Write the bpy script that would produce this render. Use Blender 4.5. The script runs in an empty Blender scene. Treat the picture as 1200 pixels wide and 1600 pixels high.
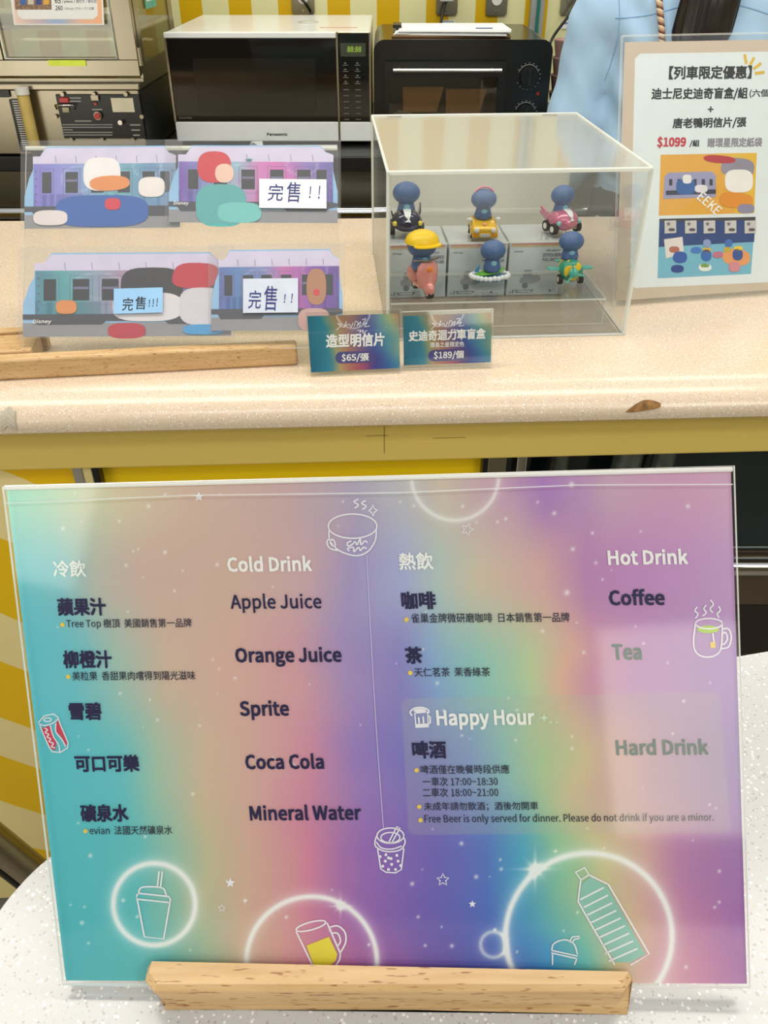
import bpy, bmesh, math, random, os
import numpy as np
from math import sin, cos, tan, pi, radians, sqrt
from mathutils import Vector, Matrix, noise as mnoise

random.seed(7)
SC = bpy.context.scene
COL = SC.collection

# ------------------------------------------------------------------ camera
F = 1300.0
TH = radians(35)
CAMZ = 1.40
cd = bpy.data.cameras.new('camera'); cam = bpy.data.objects.new('camera', cd); COL.objects.link(cam)
cd.sensor_fit = 'VERTICAL'; cd.sensor_height = 36.0; cd.lens = F / 1600 * 36
cd.clip_start = 0.01; cd.clip_end = 50
cam.location = (0, 0, CAMZ); cam.rotation_euler = (pi / 2 - TH, 0, 0)
SC.camera = cam
# ------------------------------------------------------------------ world, lights, exposure
w = bpy.data.worlds.new('world'); SC.world = w; w.use_nodes = True
w.node_tree.nodes['Background'].inputs[0].default_value = (0.93, 0.97, 1.0, 1)
w.node_tree.nodes['Background'].inputs[1].default_value = 0.50
SC.cycles.transparent_max_bounces = 64
SC.cycles.max_bounces = 12
SC.view_settings.view_transform = 'Standard'; SC.view_settings.look = 'None'
SC.view_settings.gamma = 1.0; SC.view_settings.exposure = 0.27; SC.view_settings.use_curve_mapping = False


def area(name, loc, target, sx, sy, power, col=(1, 1, 1)):
    l = bpy.data.lights.new(name, 'AREA'); l.shape = 'RECTANGLE'; l.size = sx; l.size_y = sy
    l.energy = power; l.color = col
    o = bpy.data.objects.new(name, l); COL.objects.link(o); o.location = loc
    o.rotation_euler = (Vector(target) - Vector(loc)).to_track_quat('-Z', 'Y').to_euler()
    return o


area('ceiling_light', (-0.1, 0.9, 2.42), (-0.1, 0.9, 0), 2.4, 0.30, 18, (1.0, 0.93, 0.82))
area('ceiling_light', (0.2, 2.0, 2.42), (0.2, 2.0, 0), 2.4, 0.25, 11, (1.0, 0.97, 0.90))
area('ceiling_light', (0.1, -0.5, 2.42), (0.1, -0.5, 0), 1.6, 0.30, 8.5, (0.97, 0.98, 1.0))
area('window_light', (1.5, -1.2, 2.25), (0.1, 0.6, 1.0), 0.75, 0.75, 11, (1.0, 0.97, 0.84))
area('window_light', (0.66, -1.5, 1.36), (0.15, 0.3, 1.1), 0.34, 0.50, 1.3, (1.0, 0.98, 0.80))
area('window_light', (-1.18, -1.5, 1.95), (0.0, 0.3, 1.1), 0.55, 0.40, 1.7, (1.0, 0.98, 0.80))
area('low_fill_light', (-1.5, -0.6, 1.0), (-0.25, 0.8, 0.75), 0.7, 0.5, 5.5, (1.0, 0.97, 0.9))  # added fill to brighten the counter front panels, not a known window


# ------------------------------------------------------------------ measuring helpers (photo point -> world point on a known plane)
def ray(x, y):
    return Vector(((x - 600) / F, cos(TH) - (y - 800) / F * sin(TH), -sin(TH) - (y - 800) / F * cos(TH)))


def onz(x, y, z):
    d = ray(x, y); return Vector((0, 0, CAMZ)) + d * ((z - CAMZ) / d.z)


def ony(x, y, Y):
    d = ray(x, y); return Vector((0, 0, CAMZ)) + d * (Y / d.y)


# ------------------------------------------------------------------ materials
def lin(h):
    if isinstance(h, str):
        h = h.lstrip('#'); c = [int(h[i:i + 2], 16) / 255 for i in (0, 2, 4)]
    else:
        c = list(h)
    return [((v + 0.055) / 1.055) ** 2.4 if v > 0.04045 else v / 12.92 for v in c]


MATS = {}


def mat(name, col, rough=0.5, metal=0.0, vary=0.06, scale=40, bump=0.0, spec=0.5, coat=0.0, emit=None, es=1.0):
    if name in MATS: return MATS[name]
    m = bpy.data.materials.new(name); m.use_nodes = True; nt = m.node_tree; b = nt.nodes['Principled BSDF']
    c = lin(col)
    tc = nt.nodes.new('ShaderNodeTexCoord'); nz = nt.nodes.new('ShaderNodeTexNoise')
    nz.inputs['Scale'].default_value = scale; nz.inputs['Detail'].default_value = 4
    nt.links.new(tc.outputs['Object'], nz.inputs['Vector'])
    rp = nt.nodes.new('ShaderNodeValToRGB')
    rp.color_ramp.elements[0].position = 0.3; rp.color_ramp.elements[1].position = 0.7
    rp.color_ramp.elements[0].color = [max(0, v * (1 - vary)) for v in c] + [1]
    rp.color_ramp.elements[1].color = [min(1, v * (1 + vary)) for v in c] + [1]
    nt.links.new(nz.outputs['Fac'], rp.inputs['Fac']); nt.links.new(rp.outputs['Color'], b.inputs['Base Color'])
    b.inputs['Roughness'].default_value = rough; b.inputs['Metallic'].default_value = metal
    b.inputs['Specular IOR Level'].default_value = spec; b.inputs['Coat Weight'].default_value = coat
    if bump:
        bp = nt.nodes.new('ShaderNodeBump'); bp.inputs['Strength'].default_value = bump; bp.inputs['Distance'].default_value = 0.002
        nt.links.new(nz.outputs['Fac'], bp.inputs['Height']); nt.links.new(bp.outputs['Normal'], b.inputs['Normal'])
    if emit:
        b.inputs['Emission Color'].default_value = lin(emit) + [1]; b.inputs['Emission Strength'].default_value = es
    MATS[name] = m; return m


def clear_mat(name, tint=(1, 1, 1), rough=0.03, ior=1.49, bump=0.0, bscale=30, haze=0.0, hazecol=(0.85, 0.86, 0.84), stretch=(1, 1, 1)):
    if name in MATS: return MATS[name]
    m = bpy.data.materials.new(name); m.use_nodes = True; nt = m.node_tree; nt.nodes.clear()
    out = nt.nodes.new('ShaderNodeOutputMaterial'); tr = nt.nodes.new('ShaderNodeBsdfTransparent'); tr.inputs[0].default_value = (*tint, 1)
    gl = nt.nodes.new('ShaderNodeBsdfGlossy'); gl.inputs['Roughness'].default_value = rough
    fr = nt.nodes.new('ShaderNodeFresnel'); fr.inputs[0].default_value = ior
    mx = nt.nodes.new('ShaderNodeMixShader')
    ge = nt.nodes.new('ShaderNodeNewGeometry'); ma = nt.nodes.new('ShaderNodeMath'); ma.operation = 'MULTIPLY_ADD'; ma.inputs[1].default_value = -2; ma.inputs[2].default_value = 1
    pw = nt.nodes.new('ShaderNodeMath'); pw.operation = 'POWER'; pw.inputs[0].default_value = ior
    nt.links.new(ge.outputs['Backfacing'], ma.inputs[0]); nt.links.new(ma.outputs[0], pw.inputs[1]); nt.links.new(pw.outputs[0], fr.inputs[0])   # a thin pane mirrors alike from both sides
    nt.links.new(fr.outputs[0], mx.inputs[0]); nt.links.new(tr.outputs[0], mx.inputs[1]); nt.links.new(gl.outputs[0], mx.inputs[2])
    last = mx
    if bump:
        tc = nt.nodes.new('ShaderNodeTexCoord'); mp = nt.nodes.new('ShaderNodeMapping'); mp.inputs['Scale'].default_value = stretch
        nz = nt.nodes.new('ShaderNodeTexNoise'); nz.inputs['Scale'].default_value = bscale; nz.inputs['Detail'].default_value = 2
        nt.links.new(tc.outputs['Object'], mp.inputs[0]); nt.links.new(mp.outputs[0], nz.inputs['Vector'])
        bp = nt.nodes.new('ShaderNodeBump'); bp.inputs['Strength'].default_value = bump; bp.inputs['Distance'].default_value = 0.004
        nt.links.new(nz.outputs['Fac'], bp.inputs['Height'])
        nt.links.new(bp.outputs['Normal'], gl.inputs['Normal']); nt.links.new(bp.outputs['Normal'], fr.inputs['Normal'])
    if haze:
        df = nt.nodes.new('ShaderNodeBsdfDiffuse'); df.inputs[0].default_value = (*hazecol, 1)
        tl = nt.nodes.new('ShaderNodeBsdfTranslucent'); tl.inputs[0].default_value = (*hazecol, 1)
        m3 = nt.nodes.new('ShaderNodeMixShader'); m3.inputs[0].default_value = 0.4
        nt.links.new(df.outputs[0], m3.inputs[1]); nt.links.new(tl.outputs[0], m3.inputs[2])
        m2 = nt.nodes.new('ShaderNodeMixShader'); m2.inputs[0].default_value = haze
        nt.links.new(mx.outputs[0], m2.inputs[1]); nt.links.new(m3.outputs[0], m2.inputs[2]); last = m2
    nt.links.new(last.outputs[0], out.inputs[0]); MATS[name] = m; return m


def print_mat(name, rough=0.5, vary=0.03):
    """flat print: the printed colours come from the mesh's colour attribute"""
    if name in MATS: return MATS[name]
    m = bpy.data.materials.new(name); m.use_nodes = True; nt = m.node_tree; b = nt.nodes['Principled BSDF']
    at = nt.nodes.new('ShaderNodeVertexColor'); at.layer_name = 'print'
    nz = nt.nodes.new('ShaderNodeTexNoise'); nz.inputs['Scale'].default_value = 900; tc = nt.nodes.new('ShaderNodeTexCoord')
    nt.links.new(tc.outputs['Object'], nz.inputs['Vector'])
    hs = nt.nodes.new('ShaderNodeHueSaturation'); mr = nt.nodes.new('ShaderNodeMapRange')
    mr.inputs['To Min'].default_value = 1 - vary; mr.inputs['To Max'].default_value = 1 + vary
    nt.links.new(nz.outputs['Fac'], mr.inputs['Value']); nt.links.new(mr.outputs[0], hs.inputs['Value'])
    nt.links.new(at.outputs['Color'], hs.inputs['Color']); nt.links.new(hs.outputs['Color'], b.inputs['Base Color'])
    b.inputs['Roughness'].default_value = rough; b.inputs['Specular IOR Level'].default_value = 0.3
    MATS[name] = m; return m


def wood_mat():
    m = bpy.data.materials.new('beech'); m.use_nodes = True; nt = m.node_tree; b = nt.nodes['Principled BSDF']
    tc = nt.nodes.new('ShaderNodeTexCoord'); mp = nt.nodes.new('ShaderNodeMapping'); mp.inputs['Scale'].default_value = (6, 60, 90)
    nz = nt.nodes.new('ShaderNodeTexNoise'); nz.inputs['Scale'].default_value = 3; nz.inputs['Detail'].default_value = 6
    rp = nt.nodes.new('ShaderNodeValToRGB'); e = rp.color_ramp.elements
    e[0].position = 0.3; e[0].color = lin('#bf9966') + [1]; e[1].position = 0.72; e[1].color = lin('#d3b080') + [1]
    mp2 = nt.nodes.new('ShaderNodeMapping'); mp2.inputs['Scale'].default_value = (110, 700, 900); mp2.inputs['Rotation'].default_value = (0, 0.04, 0)
    nz2 = nt.nodes.new('ShaderNodeTexNoise'); nz2.inputs['Scale'].default_value = 1.0; nz2.inputs['Detail'].default_value = 1
    r2 = nt.nodes.new('ShaderNodeValToRGB'); r2.color_ramp.elements[0].position = 0.30; r2.color_ramp.elements[0].color = lin('#a5713c') + [1]
    r2.color_ramp.elements[1].position = 0.37; r2.color_ramp.elements[1].color = (1, 1, 1, 1)
    mx = nt.nodes.new('ShaderNodeMix'); mx.data_type = 'RGBA'; mx.blend_type = 'MULTIPLY'; mx.inputs[0].default_value = 0.75
    for a, c in ((mp, nz), (mp2, nz2)):
        nt.links.new(tc.outputs['Object'], a.inputs[0]); nt.links.new(a.outputs[0], c.inputs['Vector'])
    nt.links.new(nz.outputs['Fac'], rp.inputs[0]); nt.links.new(nz2.outputs['Fac'], r2.inputs[0])
    nt.links.new(rp.outputs[0], mx.inputs[6]); nt.links.new(r2.outputs[0], mx.inputs[7]); nt.links.new(mx.outputs[2], b.inputs['Base Color'])
    b.inputs['Roughness'].default_value = 0.45
    return m


def stone_mat(name, col):
    m = bpy.data.materials.new(name); m.use_nodes = True; nt = m.node_tree; b = nt.nodes['Principled BSDF']
    tc = nt.nodes.new('ShaderNodeTexCoord')
    prev = None
    base = nt.nodes.new('ShaderNodeRGB'); base.outputs[0].default_value = lin(col) + [1]
    prev = base.outputs[0]
    for sc, thr, c in ((340, 0.09, '#8f857c'), (480, 0.11, '#b9ada2'), (300, 0.10, '#fffdf8')):
        v = nt.nodes.new('ShaderNodeTexVoronoi'); v.inputs['Scale'].default_value = sc
        nt.links.new(tc.outputs['Object'], v.inputs['Vector'])
        n = nt.nodes.new('ShaderNodeTexNoise'); n.inputs['Scale'].default_value = sc * 0.7
        nt.links.new(tc.outputs['Object'], n.inputs['Vector'])
        mm = nt.nodes.new('ShaderNodeMath'); mm.operation = 'MULTIPLY_ADD'; mm.inputs[1].default_value = -0.45; mm.inputs[2].default_value = 0.34 + thr
        nt.links.new(n.outputs['Fac'], mm.inputs[0])
        lt = nt.nodes.new('ShaderNodeMath'); lt.operation = 'LESS_THAN'
        nt.links.new(v.outputs['Distance'], lt.inputs[0]); nt.links.new(mm.outputs[0], lt.inputs[1])
        mx = nt.nodes.new('ShaderNodeMix'); mx.data_type = 'RGBA'
        mf = nt.nodes.new('ShaderNodeMath'); mf.operation = 'MULTIPLY'; mf.inputs[1].default_value = 0.5
        nt.links.new(lt.outputs[0], mf.inputs[0]); nt.links.new(mf.outputs[0], mx.inputs[0])
        nt.links.new(prev, mx.inputs[6]); mx.inputs[7].default_value = lin(c) + [1]; prev = mx.outputs[2]
    nt.links.new(prev, b.inputs['Base Color']); b.inputs['Roughness'].default_value = 0.22
    return m


def stripe_mat(name, period, duty, c1, c2, phase=0.0, diag=0.0, wob=0.0, rough=0.35, axis='X'):
    m = bpy.data.materials.new(name); m.use_nodes = True; nt = m.node_tree; b = nt.nodes['Principled BSDF']
    tc = nt.nodes.new('ShaderNodeTexCoord'); sp = nt.nodes.new('ShaderNodeSeparateXYZ'); nt.links.new(tc.outputs['Object'], sp.inputs[0])

    def M(op, a, bb=None, cc=None):
        n = nt.nodes.new('ShaderNodeMath'); n.operation = op
        for i, v in enumerate((a, bb, cc)):
            if v is None: continue
            if isinstance(v, (int, float)): n.inputs[i].default_value = v
            else: nt.links.new(v, n.inputs[i])
        return n.outputs[0]
    nz = nt.nodes.new('ShaderNodeTexNoise'); nz.inputs['Scale'].default_value = 3.0; nz.inputs['Detail'].default_value = 1
    nt.links.new(tc.outputs['Object'], nz.inputs['Vector'])
    a, o = ('X', 'Z') if axis == 'X' else ('Z', 'X')
    t = M('ADD', sp.outputs[a], M('MULTIPLY', sp.outputs[o], diag))
    t = M('ADD', t, M('MULTIPLY', nz.outputs['Fac'], wob))
    t = M('FRACT', M('ADD', M('DIVIDE', t, period), phase + 50))
    fac = M('LESS_THAN', t, duty)
    mx = nt.nodes.new('ShaderNodeMix'); mx.data_type = 'RGBA'
    nt.links.new(fac, mx.inputs[0]); mx.inputs[6].default_value = lin(c2) + [1]; mx.inputs[7].default_value = lin(c1) + [1]
    nt.links.new(mx.outputs[2], b.inputs['Base Color']); b.inputs['Roughness'].default_value = rough
    return m


ACR = clear_mat('clear_acrylic', (0.985, 0.99, 0.985), 0.04)
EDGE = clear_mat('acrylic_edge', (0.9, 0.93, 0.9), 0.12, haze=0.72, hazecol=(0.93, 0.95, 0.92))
EDGEB = clear_mat('acrylic_polished_edge', (0.95, 0.97, 0.95), 0.06, haze=0.92, hazecol=(0.97, 0.97, 0.95))
MILKY = clear_mat('film_covered_acrylic', (0.97, 0.97, 0.95), 0.2, haze=0.78, hazecol=(0.84, 0.86, 0.83))
FAINT = clear_mat('scuffed_acrylic', (0.97, 0.97, 0.95), 0.10, haze=0.16, hazecol=(0.9, 0.9, 0.85))
FILM = clear_mat('creased_film', (0.97, 0.97, 0.97), 0.06, bump=0.35, bscale=9, haze=0.04, hazecol=(0.9, 0.9, 0.9), stretch=(1.0, 3.2, 1))
BEECH = wood_mat(); STONE = stone_mat('speckled_cream_stone', '#d8c3aa'); STONE2 = stone_mat('speckled_white_stone', '#bebdbb')
STEEL = mat('brushed_steel', '#a39b86', 0.33, 1.0, 0.08, 6)
STEELD = mat('dull_steel', '#8d877b', 0.38, 1.0, 0.12, 8)
CHROME = mat('chrome', '#dcdcd8', 0.12, 1.0, 0.02)
BLACK = mat('black_plastic', '#101110', 0.32, 0, 0.1)
BLACKG = mat('black_glass', '#0c0b09', 0.06, 0, 0.1, coat=0.3)
DARK = mat('dark_cavity', '#0b0c0b', 0.7)
WHITE = mat('white_plastic', '#dfe3e2', 0.35, 0, 0.02)
PAPER = mat('white_paper', '#e6e7e6', 0.7, 0, 0.02)
INKW = mat('white_ink', '#f4f2ee', 0.6, 0, 0.01)
INKN = mat('navy_ink', '#1a1648', 0.5, 0, 0.03)
INKS = mat('small_dark_ink', '#26263e', 0.5, 0, 0.03)
INKB = mat('black_ink', '#15151a', 0.5, 0, 0.03)
INKP = mat('pen_ink', '#20276f', 0.5, 0, 0.03)
INKR = mat('red_ink', '#c02a3a', 0.5, 0, 0.03)
INKG = mat('grey_ink', '#8b8690', 0.5, 0, 0.03)
INKY = mat('yellow_ink', '#f0cf58', 0.5, 0, 0.03)
LINE = mat('white_line_ink', '#f0ecf2', 0.6, 0, 0.01)


# ------------------------------------------------------------------ mesh building
class MB:
    def __init__(s): s.v = []; s.f = []; s.m = []; s.s = []

    def add(s, vs, fs, m=0, smooth=False):
        b = len(s.v); s.v += [tuple(p) for p in vs]
        for f in fs: s.f.append(tuple(b + i for i in f)); s.m.append(m); s.s.append(smooth)
        return s

    def box(s, lo, hi, m=0, R=None, o=(0, 0, 0), side=None):
        x0, y0, z0 = lo; x1, y1, z1 = hi
        vs = [Vector(p) for p in ((x0, y0, z0), (x1, y0, z0), (x1, y1, z0), (x0, y1, z0), (x0, y0, z1), (x1, y0, z1), (x1, y1, z1), (x0, y1, z1))]
        if R is not None: vs = [R @ v + Vector(o) for v in vs]
        return s.add(vs, [(0, 3, 2, 1), (4, 5, 6, 7), (0, 1, 5, 4), (1, 2, 6, 5), (2, 3, 7, 6), (3, 0, 4, 7)], m)

    def slab(s, lo, hi, thin, m=0, e=1):
        """a sheet: the two big faces get material m, the four edges material e"""
        b0 = len(s.f); s.box(lo, hi, m)
        nrm = {0: 2, 1: 2, 2: 1, 3: 0, 4: 1, 5: 0}
        for i in range(6):
            if nrm[i] != thin: s.m[b0 + i] = e
        return s

    def quadslab(s, q, z0, z1, m=0, e=1):
        n = len(q); vs = [(p[0], p[1], z0) for p in q] + [(p[0], p[1], z1) for p in q]
        s.add(vs, [tuple(range(n - 1, -1, -1)), tuple(range(n, 2 * n))], m)
        s.add(vs, [(i, (i + 1) % n, (i + 1) % n + n, i + n) for i in range(n)], e); return s

    def cyl(s, p0, p1, r0, r1=None, n=16, m=0, smooth=True, cap=True):
        r1 = r0 if r1 is None else r1
        p0 = Vector(p0); p1 = Vector(p1); d = (p1 - p0).normalized(); a = d.orthogonal().normalized(); b = d.cross(a)
        vs = [p0 + (a * cos(2 * pi * i / n) + b * sin(2 * pi * i / n)) * r0 for i in range(n)] + \
             [p1 + (a * cos(2 * pi * i / n) + b * sin(2 * pi * i / n)) * r1 for i in range(n)]
        s.add(vs, [(i, (i + 1) % n, (i + 1) % n + n, i + n) for i in range(n)], m, smooth)
        if cap: s.add(vs, [tuple(range(n - 1, -1, -1)), tuple(range(n, 2 * n))], m)
        return s

    def tube(s, pts, r, n=8, m=0, closed=False):
        pts = [Vector(p) for p in pts]; N = len(pts); rings = []
        rr = r if isinstance(r, (list, tuple)) else [r] * N
        up = None
        for i, p in enumerate(pts):
            d = (pts[(i + 1) % N] - pts[i - 1]) if closed else (pts[min(i + 1, N - 1)] - pts[max(i - 1, 0)])
            d.normalize()
            up = d.orthogonal().normalized() if up is None else (up - d * up.dot(d)).normalized()
            b = d.cross(up); rings.append([p + (up * cos(2 * pi * k / n) + b * sin(2 * pi * k / n)) * rr[i] for k in range(n)])
        return s.loft(rings, m, closed=closed)

    def loft(s, rings, m=0, smooth=True, closed=False, caps=True):
        n = len(rings[0]); vs = [p for r in rings for p in r]; N = len(rings); fs = []
        for i in range(N if closed else N - 1):
            j = (i + 1) % N
            for k in range(n): fs.append((i * n + k, i * n + (k + 1) % n, j * n + (k + 1) % n, j * n + k))
        s.add(vs, fs, m, smooth)
        if caps and not closed:
            s.add(rings[0], [tuple(range(n - 1, -1, -1))], m); s.add(rings[-1], [tuple(range(n))], m)
        return s

    def ell(s, c, r, nu=16, nv=10, m=0, R=None, v0=0.0, v1=1.0):
        c = Vector(c); rings = []
        for j in range(nv + 1):
            t = pi * (v0 + (v1 - v0) * j / nv); t = min(max(t, 0.02), pi - 0.02)
            ring = []
            for i in range(nu):
                a = 2 * pi * i / nu; q = Vector((r[0] * sin(t) * cos(a), r[1] * sin(t) * sin(a), -r[2] * cos(t)))
                ring.append(c + (R @ q if R is not None else q))
            rings.append(ring)
        return s.loft(rings, m)

    def lathe(s, prof, c=(0, 0, 0), n=20, m=0):
        c = Vector(c)
        return s.loft([[c + Vector((max(r, 1e-5) * cos(2 * pi * i / n), max(r, 1e-5) * sin(2 * pi * i / n), z)) for i in range(n)] for r, z in prof], m)

    def poly(s, pts, z0, z1, m=0, e=None):
        a = sum(pts[i][0] * pts[(i + 1) % len(pts)][1] - pts[(i + 1) % len(pts)][0] * pts[i][1] for i in range(len(pts)))
        if a < 0: pts = pts[::-1]
        return s.quadslab(pts, z0, z1, m, m if e is None else e)

    def ribbon(s, pts, wd, z=0.0, m=0, closed=False):
        pts = [Vector((p[0], p[1])) for p in pts]; N = len(pts); L = []; Rr = []
        for i, p in enumerate(pts):
            d = (pts[(i + 1) % N] - pts[i - 1]) if closed else (pts[min(i + 1, N - 1)] - pts[max(i - 1, 0)])
            if d.length < 1e-9: d = Vector((1, 0))
            d.normalize(); nn = Vector((-d.y, d.x)) * wd / 2
            L.append((*(p + nn), z)); Rr.append((*(p - nn), z))
        fs = [(i, i + N, (i + 1) % N + N, (i + 1) % N) for i in range(N if closed else N - 1)]
        return s.add(L + Rr, fs, m)

    def build(s, name, mats, parent=None, bevel=0, bseg=2, kind=None, sub=0):
        me = bpy.data.meshes.new(name); me.from_pydata(s.v, [], s.f)
        for m in (mats if isinstance(mats, (list, tuple)) else [mats]): me.materials.append(m)
        me.polygons.foreach_set('material_index', s.m); me.polygons.foreach_set('use_smooth', s.s); me.update()
        return link(name, me, parent, bevel, bseg, kind, sub)


LAST = [None]


def link(name, me, parent=None, bevel=0, bseg=2, kind=None, sub=0):
    o = bpy.data.objects.new(name, me); COL.objects.link(o)
    LAST[0] = o
    if parent: o.parent = parent
    if bevel:
        md = o.modifiers.new('bevel', 'BEVEL'); md.width = bevel; md.segments = bseg; md.limit_method = 'ANGLE'; md.angle_limit = radians(40)
        md.harden_normals = False
    if sub:
        md = o.modifiers.new('sub', 'SUBSURF'); md.levels = sub; md.render_levels = sub
    if kind: o['kind'] = kind
    return o


def tag(o, label, cat, group=None):
    o['label'] = label; o['category'] = cat
    if group: o['group'] = group
    return o


def empty(name, loc=(0, 0, 0), yaw=0.0, M=None):
    o = bpy.data.objects.new(name, None); COL.objects.link(o); o.empty_display_size = 0.02
    if M is not None: o.matrix_world = M
    else: o.location = loc; o.rotation_euler = (0, 0, yaw)
    return o


def thing(name, label, cat, loc=(0, 0, 0), yaw=0.0, group=None, M=None):
    return tag(empty(name, loc, yaw, M), label, cat, group)


def struct(o): o['kind'] = 'structure'; return o


# ------------------------------------------------------------------ text
def get_font():
    for p in (os.path.join(bpy.utils.resource_path('LOCAL'), 'datafiles', 'fonts', 'Noto Sans CJK Regular.woff2'),):
        if os.path.exists(p):
            try: return bpy.data.fonts.load(p)
            except Exception: pass
    return None


FONT = get_font()


TSC = bpy.data.scenes.new('scratch')


def evaluated_mesh(o):
    """mesh of o after its modifiers, worked out in an otherwise empty scene"""
    TSC.collection.objects.link(o); 
    with bpy.context.temp_override(scene=TSC, view_layer=TSC.view_layers[0]): dg = bpy.context.evaluated_depsgraph_get()
    me = bpy.data.meshes.new_from_object(o.evaluated_get(dg)); bpy.data.objects.remove(o); return me


def text_mesh(body, bold=0.0, shear=0.0, res=2, space=1.0):
    """flat lettering, returned as a mesh with its baseline at y=0 and its left at x=0, plus width and height"""
    c = bpy.data.curves.new('lettering', 'FONT'); c.body = body; c.size = 1; c.resolution_u = res; c.shear = shear
    c.space_character = space
    if FONT: c.font = FONT
    o = bpy.data.objects.new('lettering', c); me = evaluated_mesh(o); bpy.data.curves.remove(c)
    n = len(me.vertices)
    if n == 0: return me, 1, 1, 0, 0
    a = np.empty(n * 3); me.vertices.foreach_get('co', a); a = a.reshape(-1, 3)
    return me, a[:, 0].min(), a[:, 0].max(), a[:, 1].min(), a[:, 1].max()


def text_on(parent, body, O, X, Y, m, bold=0.0, shear=0.0, z=0.0004, name='lettering', space=1.0):
    """lettering whose ink box runs from O along X (width vector) and Y (height vector), all in the parent's local x, y plane"""
    me, x0, x1, y0, y1 = text_mesh(body, bold, shear, space=space)
    n = len(me.vertices); a = np.empty(n * 3); me.vertices.foreach_get('co', a); a = a.reshape(-1, 3)
    if bold:     # heavier strokes: the same outlines laid again a hair to each side
        b4 = bmesh.new(); b4.from_mesh(me); me.clear_geometry() if hasattr(me, 'clear_geometry') else None
        vs = [v.co.copy() for v in b4.verts]; fs = [[v.index for v in f.verts] for f in b4.faces]; b4.free()
        V = []; Fa = []
        zk = []
        for dx_, dy_ in ((-1, -1), (1, -1), (-1, 1), (1, 1), (0, 0)):
            k = len(V); zk += [len(zk) // max(len(vs), 1) * .00001] * len(vs); V += [(p.x + dx_ * bold * .5, p.y + dy_ * bold * .5, 0) for p in vs]; Fa += [[k + i for i in f] for f in fs]
        me.from_pydata(V, [], Fa); n = len(V); a = np.array(V)
    u = (a[:, 0] - x0) / max(x1 - x0, 1e-6); v = (a[:, 1] - y0) / max(y1 - y0, 1e-6)
    b = np.empty_like(a); b[:, 0] = O[0] + u * X[0] + v * Y[0]; b[:, 1] = O[1] + u * X[1] + v * Y[1]; b[:, 2] = z + (np.array(zk) if bold else 0)
    me.vertices.foreach_set('co', b.ravel()); me.materials.clear(); me.materials.append(m); me.name = name
    for p in me.polygons: p.material_index = 0
    me.update(); return link(name, me, parent)


# ------------------------------------------------------------------ a flat printed sheet standing in the scene
class Sheet:
    def __init__(s, b, yaw, lean, roll):
        u0 = Vector((cos(yaw), sin(yaw), 0)); back = Vector((-sin(yaw), cos(yaw), 0)); v0 = Vector((0, 0, cos(lean))) + back * sin(lean)
        s.u = u0 * cos(roll) + v0 * sin(roll); s.v = -u0 * sin(roll) + v0 * cos(roll); s.n = s.u.cross(s.v); s.b = Vector(b)
        s.M = Matrix((s.u, s.v, s.n)).transposed().to_4x4(); s.M.translation = s.b

    def uv(s, x, y, h=0.0):
        """photo point -> sheet coordinates (metres), on the plane h above the sheet"""
        d = ray(x, y); c = Vector((0, 0, CAMZ)); t = (s.b + s.n * h - c).dot(s.n) / d.dot(s.n); p = c + d * t - s.b
        return (p.dot(s.u), p.dot(s.v))

    def local(s, p): q = Vector(p) - s.b; return Vector((q.dot(s.u), q.dot(s.v), q.dot(s.n)))

    def text(s, parent, body, x, y, wd, ht, m, slope=0.0, bold=0.0, shear=0.0, z=0.0004, name='lettering', tilt=0.0, space=1.0):
        """x, y = lower left corner of the ink, wd, ht its size, slope = rise of the line in photo px per px"""
        O = s.uv(x, y); A = s.uv(x + wd, y - slope * wd); B = s.uv(x + tilt * ht, y - ht)
        return text_on(parent, body, O, (A[0] - O[0], A[1] - O[1]), (B[0] - O[0], B[1] - O[1]), m, bold, shear, z, name, space)

    def pts(s, P): return [s.uv(*p) for p in P]


def colour_grid(name, quad, nx, ny, fn, z, m, parent, th=0.0003):
    """a sheet of print: quad = TL, TR, BR, BL in local 2D, fn(u, v) arrays -> sRGB array, v down"""
    u, v = np.meshgrid(np.linspace(0, 1, nx), np.linspace(0, 1, ny))
    q = np.array(quad)
    P = ((1 - u) * (1 - v))[..., None] * q[0] + (u * (1 - v))[..., None] * q[1] + (u * v)[..., None] * q[2] + ((1 - u) * v)[..., None] * q[3]
    vs = np.concatenate([P, np.full(P.shape[:2] + (1,), z)], -1).reshape(-1, 3)
    idx = np.arange(nx * ny).reshape(ny, nx)
    fs = np.stack([idx[1:, :-1], idx[1:, 1:], idx[:-1, 1:], idx[:-1, :-1]], -1).reshape(-1, 4)
    me = bpy.data.meshes.new(name); me.from_pydata(vs.tolist(), [], fs.tolist())
    col = np.clip(fn(u, v), 0, 1); l = np.where(col > 0.04045, ((col + 0.055) / 1.055) ** 2.4, col / 12.92)
    at = me.color_attributes.new('print', 'FLOAT_COLOR', 'POINT')
    at.data.foreach_set('color', np.concatenate([l.reshape(-1, 3), np.ones((nx * ny, 1))], 1).ravel())
    me.materials.append(m); me.update(); return link(name, me, parent)


def hexa(h): h = h.lstrip('#'); return np.array([int(h[i:i + 2], 16) / 255 for i in (0, 2, 4)])


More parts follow.
